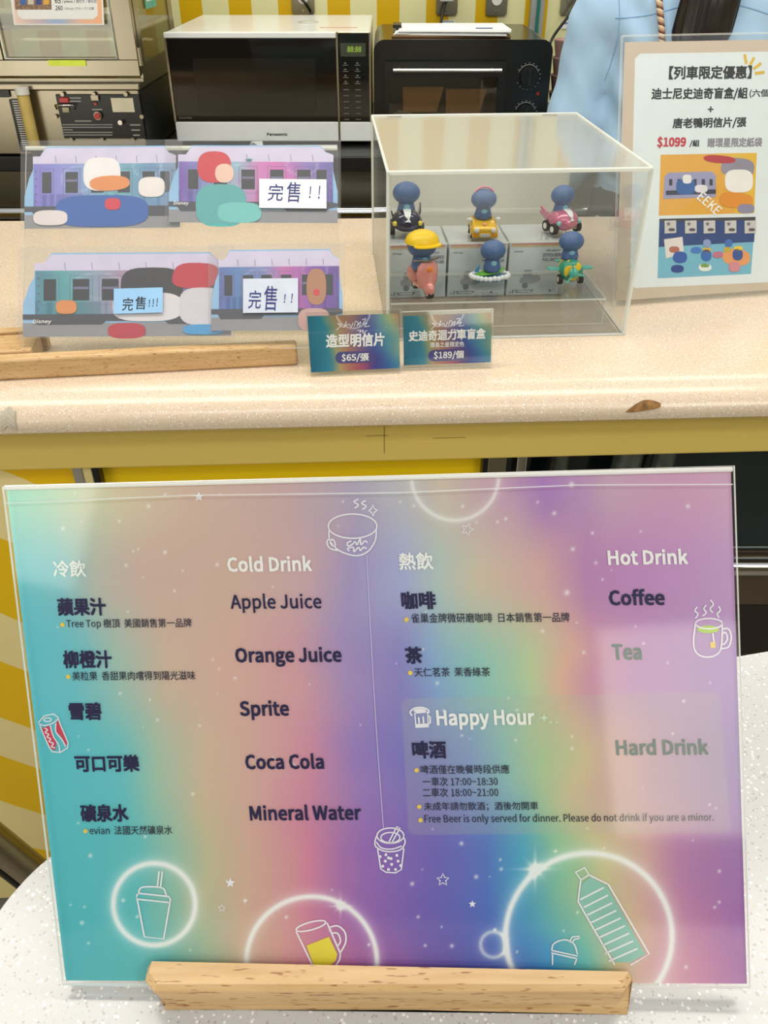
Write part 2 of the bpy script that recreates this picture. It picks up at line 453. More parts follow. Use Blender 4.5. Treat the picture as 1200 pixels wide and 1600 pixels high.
def rows_interp(rows, X, Y):
    """rows = [(y, [(x, hex), ...]), ...]: a smooth colour table read at photo-frame coordinates X, Y"""
    ys = [r[0] for r in rows]; C = []
    for _, kn in rows:
        xs = [k[0] for k in kn]; cs = np.array([hexa(k[1]) for k in kn])
        C.append(np.stack([np.interp(X, xs, cs[:, i]) for i in range(3)], -1))
    out = C[0].copy()
    for i in range(len(ys) - 1):
        t = np.clip((Y - ys[i]) / (ys[i + 1] - ys[i]), 0, 1); t = (t * t * (3 - 2 * t))[..., None]
        out = np.where((Y >= ys[i])[..., None], C[i] * (1 - t) + C[i + 1] * t, out)
    return out


def vnoise(X, Y, sc, seed=0):
    r = np.random.RandomState(seed); g = r.rand(64, 64); x = X * sc; y = Y * sc
    xi = np.floor(x).astype(int); yi = np.floor(y).astype(int); fx = x - xi; fy = y - yi; fx = fx * fx * (3 - 2 * fx); fy = fy * fy * (3 - 2 * fy)
    G = lambda a, b: g[a % 64, b % 64]
    return (G(xi, yi) * (1 - fx) + G(xi + 1, yi) * fx) * (1 - fy) + (G(xi, yi + 1) * (1 - fx) + G(xi + 1, yi + 1) * fx) * fy


def arc(cx, cy, rx, ry, a0, a1, n=24, rot=0.0):
    out = []
    for i in range(n + 1):
        a = radians(a0 + (a1 - a0) * i / n); x = rx * cos(a); y = ry * sin(a)
        out.append((cx + x * cos(rot) - y * sin(rot), cy + x * sin(rot) + y * cos(rot)))
    return out


def spline(P, n=8):
    P = [Vector(p) for p in P]; out = []
    for i in range(len(P) - 1):
        a, b, c, d = P[max(i - 1, 0)], P[i], P[i + 1], P[min(i + 2, len(P) - 1)]
        for k in range(n):
            t = k / n; out.append(0.5 * ((2 * b) + (c - a) * t + (2 * a - 5 * b + 4 * c - d) * t * t + (3 * b - a - 3 * c + d) * t ** 3))
    return out + [P[-1]]


def rrect(x0, y0, x1, y1, r, n=5):
    out = []
    for cx, cy, a in ((x1 - r, y1 - r, 0), (x0 + r, y1 - r, 90), (x0 + r, y0 + r, 180), (x1 - r, y0 + r, 270)):
        out += arc(cx, cy, r, r, a, a + 90, n)
    return out


CT = 1.0     # height of both counter tops
# ================================================================== LARGE STRUCTURE
floor = struct(MB().box((-2.2, -2.0, -0.1), (2.4, 2.5, 0.0)).build('floor', mat('floor_vinyl', '#8a8378', 0.4, 0, 0.1, 5)))
YEL = '#d2a900'; CRM = '#dfdba6'
wallm = stripe_mat('wall_stripes', 0.1245, 0.46, YEL, CRM, phase=0.145)
struct(MB().box((-2.2, 2.45, 0), (2.4, 2.5, 2.5)).build('wall_back', wallm))
struct(MB().box((-2.25, -2.0, 0), (-2.2, 2.5, 2.5)).build('wall_left', mat('wall_cream', '#dcd8b4', 0.5)))
struct(MB().box((-2.25, -2.05, 0), (2.45, -2.0, 2.5)).build('wall_front', mat('wall_taupe', '#6f6659', 0.6)))
struct(MB().box((2.4, -2.0, 0), (2.45, 2.5, 2.5)).build('wall_right', mat('wall_cream', '#dcd8b4', 0.5)))
# narrow metal channel with a green gasket that runs up the back wall
p0 = ony(828, 20, 2.44); p1 = ony(848, 20, 2.44)
tr = struct(MB().box((p0.x, 2.425, 0.9), (p1.x, 2.45, 2.5)).build('trim_1', mat('grey_channel', '#9fa3a0', 0.4, 0.3)))
gs = MB().box((p0.x + 0.014, 2.418, 0.9), (p0.x + 0.021, 2.4249, 2.5)).build('gasket', mat('green_gasket', '#15695a', 0.4), tr)

# --- back counter with steel front, rail and dark cabinets
BCT = 1.022
bc = thing('back_counter', 'steel-fronted back counter under the oven with a bright rail', 'counter', (0, 0, 0))
MB().box((-2.0, 1.80, BCT - 0.03), (2.2, 2.45, BCT)).build('worktop', mat('dark_worktop', '#1c1c1a', 0.35), bc, 0.003)
MB().box((-2.0, 1.86, 0.90), (2.2, 2.40, BCT - 0.031)).build('steel_fascia', STEELD, bc)
MB().box((-2.0, 1.93, 0.10), (2.2, 2.40, 0.899)).build('cabinet', mat('dark_steel', '#2c2b28', 0.35, 0.6), bc)
MB().cyl((-2.0, 1.78, 0.915), (2.2, 1.78, 0.915), 0.0135, n=20).build('rail', CHROME, bc)
for i in range(7):
    x = -1.6 + i * 0.6
    MB().cyl((x, 1.78, 0.915), (x, 1.87, 0.925), 0.007).build('rail_bracket', STEEL, bc)
for x in (-1.2, -0.6, 0.0, 0.6, 1.2):
    MB().box((x - 0.001, 1.925, 0.12), (x + 0.001, 1.9295, 0.89)).build('door_joint', DARK, bc)
for i in range(4):
    MB().box((-1.15 + i * 0.6, 1.905, 0.84), (-0.65 + i * 0.6, 1.9295, 0.86)).build('handle', STEELD, bc, 0.002)

# --- main counter: slab with rolled front edge
ctr = thing('service_counter', 'long cream speckled stone counter with rolled front edge and yellow front', 'counter')
def front_line(x): return 0.830 + 0.0476 * x       # where the flat top starts to roll over
def back_line(x): return 1.437 + 0.0257 * x
R1 = 0.030
secs = []
for k in range(25):
    x = -1.6 + 3.4 * k / 24; yf = front_line(x); sec = [(x, back_line(x), CT - 0.035), (x, back_line(x), CT)]
    sec += [(x, yf + 0.10, CT), (x, yf + 0.02, CT)]
    for i in range(9):
        a = radians(90 * i / 8); sec.append((x, yf - 0.048 * sin(a), CT - 0.030 * (1 - cos(a))))
    sec += [(x, yf - 0.048, CT - 0.034), (x, yf - 0.040, CT - 0.040), (x, yf, CT - 0.041)]
    secs.append(sec)
mb = MB(); mb.loft([[Vector(p) for p in s] for s in secs], smooth=True); top = mb.build('worktop', STONE, ctr)
try:
    top.data.set_sharp_from_angle(angle=radians(35))
except Exception: pass
yaw = math.atan(0.0476)
apron_m = mat('yellow_apron', '#dfc468', 0.45, 0, 0.05, 3); panel_m = mat('yellow_laminate', '#ecc600', 0.35, 0, 0.03, 2)
fr = empty('front_panel'); fr.parent = ctr; fr.location = (0, 0.812, 0); fr.rotation_euler = (0, 0, yaw)
MB().box((-1.6, 0.0, CT - 0.098), (1.6, 0.02, CT - 0.0405)).build('apron', apron_m, fr, 0.002)
xl = -0.355; xr = 0.115
MB().box((xl + 0.03, 0.02, 0.02), (xr, 0.035, CT - 0.09)).build('yellow_panel', panel_m, fr)
sm = stripe_mat('front_stripes', 0.235, 0.56, '#f2c400', '#f5e2a0', phase=0.36, diag=0.75, wob=0.16, axis='Z')
MB().box((-1.6, 0.02, 0.02), (xl, 0.035, CT - 0.09)).build('striped_panel', sm, fr)
for x, wd, m in ((xl, 0.012, CHROME), (xl + 0.012, 0.010, mat('cream_strip', '#d8c78a', 0.4)), (xl + 0.022, 0.008, BLACK),
                 (xr, 0.006, BLACK), (xr + 0.006, 0.022, STEEL), (xr + 0.040, 0.012, CHROME)):
    MB().box((x, 0.006, 0.02), (x + wd, 0.034, CT - 0.0985)).build('post', m, fr, 0.0015)
# chipped edge and a patch of old tape on the rolled edge
def lip(x, a):
    a = radians(a); return Vector((x, front_line(x) - 0.0485 * sin(a), CT - 0.030 * (1 - cos(a)) + 0.0006 * cos(a) + 0.0002))
def lip_patch(name, x0, x1, a_fn, m, parent, n=14):
    mb = MB(); vs = []; fs = []
    for i in range(n + 1):
        t = i / n; lo, hi = a_fn(t)
        for j in range(5): vs.append(lip(x0 + (x1 - x0) * t, lo + (hi - lo) * j / 4) + Vector((0, -0.0006, 0.0003)))
    for i in range(n):
        for j in range(4): fs.append((i * 5 + j, i * 5 + j + 1, (i + 1) * 5 + j + 1, (i + 1) * 5 + j))
    mb.add(vs, fs); return mb.build(name, m, parent)
a = onz(976, 622, 0.985); b = onz(1030, 622, 0.985)
lip_patch('chip', a.x, b.x, lambda t: (80 - 13 * sin(pi * t) - 14 * t, 82 - 9 * t ** 2),
          mat('chipped_core', '#8a6335', 0.8, 0, 0.45, 160, 0.6), ctr)
a = onz(0, 650, 0.985); b = onz(23, 650, 0.985)
lip_patch('tape_residue', a.x, b.x, lambda t: (50 + 4 * sin(9 * t), 86 + 5 * cos(7 * t)), mat('old_tape', '#b5ab98', 0.7, 0, 0.2, 90), ctr)
MB().box((0.0, -0.0006, 0.913), (0.0005, 0.0, 0.951)).box((-0.02, -0.0006, 0.936), (0.004, 0, 0.9363)).build('scratch', mat('scratch', '#7d6b2a', 0.7), fr)
MB().box((0.055, -0.0006, 0.931), (0.092, 0.0, 0.9313)).build('scratch', MATS['scratch'], fr)

# --- bay to the right: dark under-counter cooler with a steel rail
bay = thing('undercounter_cooler', 'dark glass-fronted cooler with bright steel rail under the counter', 'cooler')
bx0 = 0.16; BY = 0.93
def bz(py): return ony(1170, py, BY).z
MB().box((bx0, BY, bz(858)), (1.5, BY + 0.02, 0.93)).build('glass_door', mat('teal_glass', '#1c2a2c', 0.08, 0, 0.2, 8), bay)
MB().box((bx0, BY + 0.021, 0.03), (1.5, BY + 0.38, 0.93)).build('cooler_body', DARK, bay)
zz = bz(876); MB().cyl((bx0, BY - 0.012, zz), (1.5, BY - 0.014, zz), 0.015, n=18).build('rail', CHROME, bay)
MB().box((bx0, BY - 0.002, bz(945)), (1.5, BY + 0.02, bz(858) - 0.001)).build('steel_band', mat('brown_steel', '#7d7263', 0.3, 0.9, 0.1, 5), bay, 0.003)
MB().box((bx0, BY, 0.03), (1.5, BY + 0.02, bz(945) - 0.001)).build('kick_panel', mat('brown_black', '#2b2620', 0.4, 0.2), bay)
# hoses and jars seen through the gap above the menu
for x, r in ((0.215, 0.012), (0.30, 0.018), (0.345, 0.014)):
    MB().tube([(x + 0.006 * sin(k), BY - 0.04, 0.60 + 0.035 * k) for k in range(9)], r, 10).build('hose', mat('grey_hose', '#5d635f', 0.3, 0.3, 0.3, 60), bay)

# --- front ledge on which the menu stands (same height, rounded far corner)
tp = [onz(1260, 1008, CT), onz(1152, 1026, CT), onz(1000, 1052, CT), onz(820, 1092, CT), onz(640, 1140, CT), onz(440, 1192, CT),
      onz(260, 1248, CT), onz(150, 1292, CT), onz(80, 1338, CT), onz(30, 1385, CT), onz(-10, 1440, CT), onz(-45, 1530, CT)]
edge = [(p.x, p.y) for p in spline([Vector((q.x, q.y)) for q in tp], 5)]
outl = [(0.75, tp[0].y + 0.03)] + edge + [(-0.26, -0.05), (-0.26, -0.35), (0.75, -0.35)]
led = thing('front_ledge', 'white speckled stone ledge with rounded corner beneath the menu', 'table')
MB().poly(outl, CT - 0.035, CT).build('worktop', STONE2, led, 0.006, 3)
MB().box((0.05, -0.2, 0.02), (0.12, -0.13, CT - 0.035)).box((0.45, -0.2, 0.02), (0.52, -0.13, CT - 0.035)).build('legs', STEEL, led)
MB().box((-0.1, -0.33, 0.0), (0.7, 0.0, 0.02)).build('base', STEELD, led)
# foot rail low in front of the striped panel
a = ony(-40, 1288, 0.62); b = ony(150, 1440, 0.62)
rl = thing('foot_rail', 'polished steel foot rail sloping down beside the white ledge', 'rail', (0, 0, 0))
MB().cyl(a, b, 0.020, n=20).build('tube', STEEL, rl)
MB().cyl(a + Vector((-.02, 0, -.035)), b + Vector((-.02, 0, -.035)), 0.008, n=12).build('wire', BLACK, rl)
MB().cyl((b.x, b.y, b.z), (b.x, b.y + 0.05, 0.0), 0.016, n=12).build('bracket', STEELD, rl)

# ================================================================== MENU
MS = Sheet((0.003, 0.1874, 1.0085), radians(-1.2), radians(28.6), radians(1.6))
mq = MS.pts([(10, 765), (1142, 733), (1167, 1537), (103, 1532)])
menu = thing('drinks_menu', 'rainbow drinks menu in clear acrylic sheet, largest object in front', 'menu', M=MS.M)
rowsM = [
    (765, [(10, '#86d8be'), (110, '#bccfae'), (180, '#d6c6a2'), (300, '#cfae9c'), (450, '#c4a0a0'), (540, '#a89ab6'), (620, '#b3b0ba'), (700, '#c8b6a4'), (800, '#bd8fae'), (850, '#a270b4'), (950, '#c095b0'), (1040, '#c58fb2'), (1140, '#c898b8')]),
    (900, [(30, '#5fc0cc'), (90, '#74bcc4'), (160, '#b5b5a8'), (230, '#caa99c'), (380, '#cda698'), (480, '#c49ca6'), (550, '#9d8cbd'), (620, '#9da3cf'), (690, '#a9bdb8'), (760, '#c8b8a0'), (850, '#d0a09c'), (910, '#b277ac'), (1000, '#b87db8'), (1120, '#bb8cc0')]),
    (1050, [(40, '#50bacb'), (130, '#62bcc8'), (190, '#9bbcae'), (260, '#ccae98'), (380, '#d3a298'), (460, '#cf929c'), (540, '#a183b9'), (610, '#8178bd'), (680, '#7c9fcd'), (750, '#84bdb4'), (820, '#b3c795'), (880, '#dba992'), (930, '#c98aa4'), (1000, '#b680b4'), (1140, '#a680bd')]),
    (1200, [(60, '#48b6c4'), (180, '#5abac2'), (240, '#98bda6'), (320, '#ccaf92'), (420, '#d29a98'), (490, '#cd819c'), (560, '#9370b6'), (640, '#7068b8'), (720, '#6d8bca'), (790, '#74b5b8'), (850, '#a4c789'), (900, '#d6bd88'), (960, '#d69a96'), (1030, '#b982a4'), (1160, '#8e6fae')]),
    (1350, [(80, '#44b1bd'), (210, '#55b6ba'), (270, '#86b8a4'), (320, '#bbb38c'), (390, '#ce9f8e'), (470, '#cf7795'), (570, '#8b5cad'), (670, '#6356af'), (760, '#4768ba'), (820, '#3f97bd'), (870, '#7dbb92'), (930, '#c6bd86'), (1000, '#cd9c96'), (1070, '#b574a2'), (1165, '#9062a8')]),
    (1535, [(100, '#3caab5'), (270, '#4cb0ae'), (330, '#93b394'), (380, '#c7a888'), (440, '#cf9188'), (520, '#c9668c'), (600, '#8d4c9c'), (700, '#5344a2'), (780, '#3551b0'), (850, '#2380c2'), (910, '#4db3ac'), (975, '#d2bf86'), (1040, '#d593a2'), (1100, '#c2709f'), (1165, '#9c5aa5')])]
mpx = np.array([(10, 765), (1142, 733), (1167, 1537), (103, 1532)], float)
glows = [(241, 1413, 64, 4.5, 0.8), (487, 1503, 102, 4.0, 0.85), (920, 1463, 130, 5.0, 0.8), (771, 1476, 20, 3.0, 0.5), (711, 745, 68, 3.0, 0.55)]
stars = [(random.uniform(60, 1140), random.uniform(770, 1520), random.uniform(1.1, 2.6)) for _ in range(120)]
stars += [(98, 826, 3), (232, 791, 3), (258, 863, 3), (723, 791, 2.5), (893, 757, 4), (866, 802, 3), (895, 858, 3), (1075, 791, 3), (886, 926, 4),
          (141, 1337, 3), (128, 1442, 3), (721, 1318, 3), (744, 1370, 3), (644, 1381, 3), (706, 1478, 3)]
bursts = [(836, 1358, 26), (532, 1416, 16), (868, 1330, 5), (383, 1407, 6), (355, 1376, 3)]


def menu_fn(u, v):
    q = np.array(mq); uu = u[..., None]; vv = v[..., None]       # sheet position of each sample, then its place in the measured layout
    S2 = (1 - vv) * ((1 - uu) * q[0] + uu * q[1]) + vv * ((1 - uu) * q[3] + uu * q[2])
    P3 = np.array(MS.b) + S2[..., :1] * np.array(MS.u) + S2[..., 1:] * np.array(MS.v) - np.array([0, 0, CAMZ])
    dz = P3[..., 1] * cos(TH) - P3[..., 2] * sin(TH)
    X = 600 + F * P3[..., 0] / dz; Y = 800 - F * (P3[..., 1] * sin(TH) + P3[..., 2] * cos(TH)) / dz
    w1 = (vnoise(X, Y, 1 / 90, 1) - .5) * 34 + (vnoise(X, Y, 1 / 35, 2) - .5) * 8
    c = np.clip(rows_interp(rowsM, X + w1, Y), 0.02, 1) ** 0.84
    # translucent panel behind the happy hour text
    hx0 = 626 + (Y - 1090) * 0.055; hx1 = 1124 + (Y - 1080) * 0.09; hy0 = 1091 - (X - 626) * 0.022; hy1 = 1305 - (X - 640) * 0.006
    dx = np.minimum(X - hx0, hx1 - X); dy = np.minimum(Y - hy0, hy1 - Y); r = 12
    qx = np.maximum(r - dx, 0); qy = np.maximum(r - dy, 0); ins = np.clip(r - np.sqrt(qx * qx + qy * qy), 0, 1.5) / 1.5 * (dx > 0) * (dy > 0)
    c = c * (1 - 0.24 * ins[..., None]) + 0.24 * ins[..., None] * np.array([0.72, 0.72, 0.66])
    g = np.zeros_like(X)
    for cx, cy, rr, s, k in glows:
        d = np.abs(np.hypot(X - cx, Y - cy) - rr); g += k * np.exp(-(d / s) ** 2) + 0.32 * k * np.exp(-(d / (s * 3)) ** 2)
    for x, y, r in stars: g += 0.8 * np.exp(-((X - x) ** 2 + (Y - y) ** 2) / (r * r))
    for x, y, r in bursts:
        ex, ey = np.abs(X - x), np.abs(Y - y); d1 = np.abs(ex - ey) / 1.41; L = (ex + ey)
        g += np.exp(-(ex * ex + ey * ey) / (r * .35) ** 2) + 0.6 * np.exp(-(ex / (r * .09)) ** 2 - (ey / r) ** 2) + 0.6 * np.exp(-(ey / (r * .09)) ** 2 - (ex / r) ** 2) + 0.4 * np.exp(-(d1 / (r * .09)) ** 2 - (L / (r * .9)) ** 2)
    g = np.clip(g, 0, 0.95)[..., None]
    return c * (1 - g) + g * np.array([0.96, 0.96, 0.95])


colour_grid('printed_sheet', mq, 560, 400, menu_fn, 0.0, print_mat('menu_print', 0.45), menu)
mb = MB(); mb.quadslab([mq[3], mq[2], mq[1], mq[0]], -0.0032, -0.0004, 0, 1); mb.build('back_sheet', [ACR, EDGEB], menu)
e = 0.0006
fq = [(mq[3][0] - e, mq[3][1] - e), (mq[2][0] + e, mq[2][1] - e), (mq[1][0] + e, mq[1][1] + 0.0015), (mq[0][0] - e, mq[0][1] + 0.0015)]
mb = MB(); mb.quadslab(fq, 0.0009, 0.0026, 0, 1); mb.build('front_sheet', [clear_mat('menu_cover', (0.985, 0.99, 0.985), 0.07), EDGEB], menu)
# rolled bright top edge of the folded acrylic
tl = MS.uv(9, 762); tr_ = MS.uv(1143, 733)
MB().cyl((tl[0], tl[1], 0.0005), (tr_[0], tr_[1], 0.0005), 0.0011, n=12).build('folded_edge', EDGEB, menu)

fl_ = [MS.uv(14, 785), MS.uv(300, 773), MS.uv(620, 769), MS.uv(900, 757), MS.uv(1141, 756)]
mb = MB(); mb.ribbon(fl_, 0.0005, 0.0028); mb.build('bend_reflection', EDGE, menu)  # pale ribbon for the bend, with the reflection along it put in as colour
G1 = 0.012  # text lines climb a little to the right
T = lambda *a, **k: MS.text(menu, *a, **k)
INKC = mat('soft_white_ink', '#eef2ec', 0.6, 0, 0.01)
for body, x, y, wd, ht, m, bd in (
    ('冷飲', 85, 901, 50, 25, INKC, 0.012), ('Cold Drink', 357, 893, 130, 23, INKW, 0.022),
    ('熱飲', 625, 890, 52, 26, INKW, 0.015), ('Hot Drink', 951, 882, 123, 23, INKW, 0.022),
    ('蘋果汁', 92, 961, 74, 26, INKN, 0.024), ('Apple Juice', 362, 957, 141, 29, INKN, 0.012),
    ('柳橙汁', 101, 1043, 74, 26, INKN, 0.024), ('Orange Juice', 370, 1041, 164, 29, INKN, 0.022),
    ('雪碧', 110, 1124, 49, 26, INKN, 0.024), ('Sprite', 377, 1124, 75, 29, INKN, 0.022),
    ('可口可樂', 119, 1205, 99, 25, INKN, 0.024), ('Coca Cola', 385, 1201, 121, 23, INKN, 0.022),
    ('礦泉水', 128, 1283, 73, 26, INKN, 0.024), ('Mineral Water', 392, 1281, 172, 23, INKN, 0.022),
    ('咖啡', 629, 951, 52, 26, INKN, 0.024), ('Coffee', 953, 945, 85, 24, INKN, 0.022),
    ('茶', 635, 1036, 25, 25, INKN, 0.024), ('Tea', 958, 1030, 44, 23, mat('green_navy_ink', '#4f6a68', 0.5), 0.022),
    ('Happy Hour', 684, 1139, 151, 29, INKW, 0.022), ('啤酒', 646, 1184, 51, 26, INKN, 0.024),
    ('Hard Drink', 964, 1179, 142, 24, mat('green_ink', '#3d5b55', 0.5), 0.022)):
    T(body, x, y, wd, ht, m, slope=0.006 if y > 900 else 0.01, bold=bd, tilt=-0.08)
for body, x, y, wd, ht in (
    ('Tree Top 樹頂  美國銷售第一品牌', 105, 983, 195, 16), ('美粒果  香甜果肉嚐得到陽光滋味', 114, 1063, 192, 14), ('evian  法國天然礦泉水', 141, 1304, 129, 14),
    ('雀巢金牌微研磨咖啡  日本銷售第一品牌', 643, 973, 247, 15), ('天仁茗茶  茉香綠茶', 648, 1057, 118, 14),
    ('啤酒僅在晚餐時段供應', 658, 1209, 138, 14), ('一車次 17:00~18:30', 661, 1228, 117, 14), ('二車次 18:00~21:00', 661, 1245, 118, 14),
    ('未成年請勿飲酒；酒後勿開車', 663, 1267, 178, 14), ('Free Beer is only served for dinner. Please do not drink if you are a minor.', 664, 1288, 451, 16)):
    T(body, x, y, wd, ht, INKS, slope=0.006, bold=0.004, tilt=-0.08)
for x, y in ((98, 976), (107, 1057), (134, 1298), (635, 968), (641, 1051), (651, 1203), (655, 1260), (657, 1281)):
    q = MS.uv(x, y); MB().poly(arc(q[0], q[1], 0.0010, 0.0010, 0, 360, 14)[:-1], 0.0003, 0.0004).build('bullet', INKY, menu)


def draw(name, strokes, wpx, m=LINE, fills=(), sheet=MS, parent=menu, z=0.0004):
    k = (Vector(sheet.uv(600, 1200)) - Vector(sheet.uv(610, 1200))).length / 10
    mb = MB(); ms = [m]
    for pts, cm in fills:
        ms.append(cm); mb.poly(sheet.pts(pts), z - 0.00015, z - 0.0001, len(ms) - 1)
    for st in strokes:
        cl = st[0] == 'c'; P = st[1:] if cl else st
        if cl and (Vector(P[0]) - Vector(P[-1])).length < 0.1: P = P[:-1]
        mb.ribbon(sheet.pts(P), wpx * k, z, 0, cl)
    return mb.build(name, ms, parent)


C_ = lambda *p: ['c', *p]
S_ = lambda P, n=6: [tuple(v) for v in spline(P, n)]
# coffee cup above the divider
draw('cup_drawing', [C_(*arc(551, 822, 38, 19, 0, 360, 36)), S_([(514, 826), (516, 845), (530, 860), (555, 868), (574, 862), (586, 845), (588, 828)]),
     S_([(516, 841), (511, 846), (515, 856), (528, 860)]), S_([(519, 842), (516, 847), (520, 853), (524, 852), (522, 845), (519, 842)]),
     S_([(560, 780), (553, 784), (560, 789), (554, 794)]), S_([(572, 782), (565, 786), (572, 791), (566, 796)]),
     C_((583, 789), (585, 795), (590, 797), (585, 800), (583, 806), (580, 800), (576, 798), (580, 795)),
     S_([(549, 845), (543, 848), (544, 853), (551, 850), (555, 846), (558, 851), (563, 841), (564, 851), (570, 845), (574, 848)], 4),
     S_([(546, 861), (543, 857), (552, 855), (553, 862), (560, 855), (563, 860), (568, 855), (573, 857)], 4)], 2.2)
draw('divider_line', [[(573, 868), (577, 950), (583, 1060), (590, 1170), (599, 1293)]], 1.4, mat('lilac_ink', '#cdbfe2', 0.6))
draw('bubble_tea_drawing', [C_(*arc(610, 1305, 21, 12, 0, 360, 28)), C_(*arc(610, 1308, 15, 8, 0, 360, 22)), S_([(588, 1306), (586, 1320), (597, 1328), (612, 1330), (627, 1326), (633, 1315), (630, 1306)]),
     S_([(588, 1315), (596, 1324), (612, 1326), (628, 1321)]), [(590, 1326), (595, 1357), (603, 1362), (618, 1363), (627, 1358), (631, 1325)],
     [(620, 1291), (607, 1316), (611, 1318), (625, 1293), (620, 1291)]], 2.2,
     fills=[(arc(x, y, 2.4, 2.4, 0, 360, 8)[:-1], LINE) for x, y in ((594, 1338), (603, 1335), (611, 1341), (620, 1336), (602, 1345), (612, 1350), (622, 1345), (598, 1353), (607, 1358), (618, 1358), (626, 1352), (607, 1340))])
draw('tea_mug_drawing', [S_([(1086, 973), (1083, 1005), (1088, 1020), (1100, 1026), (1116, 1024), (1126, 1012), (1128, 973)]), C_(*arc(1107, 974, 21, 8, 0, 360, 28)),
     S_([(1127, 983), (1137, 982), (1142, 994), (1138, 1010), (1126, 1013)]), S_([(1128, 990), (1133, 988), (1136, 997), (1132, 1005), (1127, 1006)]), [(1113, 989), (1115, 1003)],
     S_([(1089, 948), (1085, 954), (1090, 959), (1086, 966)]), S_([(1103, 945), (1099, 951), (1103, 957), (1097, 962)]), S_([(1109, 937), (1114, 944), (1109, 951), (1113, 957)]), S_([(1122, 947), (1125, 953), (1120, 959), (1123, 965)])], 2.2,
     fills=[(arc(1106, 983, 17, 6, 0, 360, 22)[:-1], mat('lime_ink', '#b0cf4a', 0.5)), ([(1109, 1003), (1117, 1003), (1118, 1012), (1110, 1012)], INKY)])
RC = mat('cherry_ink', '#cf3f58', 0.5)
draw('can_drawing', [C_((61, 1128), (70, 1118), (84, 1115), (91, 1120), (95, 1132), (107, 1160), (106, 1168), (95, 1175), (82, 1174), (77, 1166), (66, 1141)), S_([(61, 1130), (70, 1133), (84, 1129), (92, 1122)]),
     C_(*arc(75, 1124, 6, 3, 0, 360, 12)), S_([(79, 1133), (84, 1150), (92, 1163), (94, 1174)]), S_([(88, 1130), (88, 1143), (98, 1156), (103, 1166)]),
     S_([(70, 1137), (75, 1140), (71, 1144), (77, 1147), (74, 1151), (80, 1154), (77, 1158), (84, 1161), (81, 1166), (87, 1168)], 3)], 1.8,
     fills=[([(66, 1137), (78, 1134), (82, 1147), (88, 1158), (87, 1172), (81, 1170), (72, 1155)], RC), ([(88, 1130), (92, 1125), (95, 1134), (105, 1160), (103, 1166), (97, 1152), (89, 1144)], RC)])
draw('beer_mug_icon', [C_((648, 1114), (668, 1112), (669, 1135), (650, 1136)), [(668, 1117), (672, 1120), (672, 1129), (669, 1131)], [(654, 1120), (655, 1130)], [(661, 1119), (662, 1130)],
     S_([(644, 1118), (641, 1112), (648, 1106), (660, 1105), (669, 1109), (670, 1114)])], 2.6,
     fills=[([(650, 1131), (669, 1130), (669, 1136), (650, 1137)], LINE), (arc(656, 1110, 10, 3.5, 0, 360, 14)[:-1], LINE)])
def sparkle(x, y, r): return [(x, y - r), (x + r * .25, y - r * .25), (x + r, y), (x + r * .25, y + r * .25), (x, y + r), (x - r * .25, y + r * .25), (x - r, y), (x - r * .25, y - r * .25)]
draw('sparkle_icon', [], 1, mat('pale_green_ink', '#cfe0c0', 0.6), fills=[(sparkle(850, 1121, 8), mat('pale_green_ink', '#cfe0c0', 0.6)), (sparkle(860, 1128, 4), MATS['pale_green_ink'])])
draw('takeaway_cup_drawing', [C_((214, 1398), (218, 1395), (264, 1400), (267, 1405), (265, 1410), (262, 1409), (214, 1404)), [(215, 1405), (226, 1463), (256, 1466), (266, 1409)],
     S_([(217, 1396), (219, 1388), (226, 1385), (244, 1385), (256, 1388), (260, 1398)]), [(246, 1386), (249, 1361), (254, 1361), (251, 1386)]], 2.6)
draw('tilted_mug_drawing', [C_(*arc(486, 1446, 24, 6, 0, 360, 24, rot=-0.26)), [(463, 1455), (480, 1490), (489, 1509)], [(511, 1441), (532, 1489), (531, 1498), (525, 1508)],
     S_([(515, 1448), (528, 1446), (539, 1456), (540, 1472), (531, 1489)]), S_([(519, 1457), (528, 1458), (532, 1470), (526, 1479)])], 2.6,
     fills=[([(479, 1477), (514, 1463), (527, 1490), (525, 1500), (517, 1507), (490, 1507)], mat('beer_ink', '#e8d634', 0.5))] )
draw('dome_cup_drawing', [S_([(862, 1484), (864, 1475), (874, 1469), (886, 1468), (897, 1475), (902, 1490)]), [(861, 1484), (902, 1493)], [(861, 1488), (901, 1497)], [(863, 1490), (863, 1507)], [(901, 1497), (897, 1507)],
     [(889, 1471), (894, 1463), (905, 1462), (905, 1465), (897, 1467), (893, 1473)]], 2.2)
FB = mat('bottle_ink', '#8fc4b4', 0.5)
stripes = [[(906 + 5.6 * i, 1405 + 12.0 * i), (943 + 6.6 * i, 1386 + 11.9 * i)] for i in range(9)]
draw('bottle_drawing', [C_((899, 1362), (913, 1355), (920, 1366), (907, 1374)), [(907, 1375), (903, 1408), (960, 1507)], [(921, 1367), (950, 1381), (1014, 1490), (985, 1507)]] + stripes, 2.8,
     fills=[([(909, 1380), (922, 1370), (948, 1384), (1008, 1490), (985, 1503), (962, 1503), (905, 1408)], FB)])
def star5(x, y, r, k=0.45, a0=-90): return [(x + (r if i % 2 == 0 else r * k) * cos(radians(a0 + 36 * i)), y + (r if i % 2 == 0 else r * k) * sin(radians(a0 + 36 * i))) for i in range(10)]
draw('outline_star', [C_(*star5(692, 1374, 10))], 1.8); draw('outline_star', [C_(*star5(730, 827, 10, a0=-70))], 1.6)
draw('outline_star', [C_(*star5(347, 1418, 6))], 1.4)
for x, y, r in ((738, 1412, 6), (360, 1379, 8), (311, 776, 8)):
    draw('star_print', [], 1, LINE, fills=[(star5(x, y, r), LINE)])

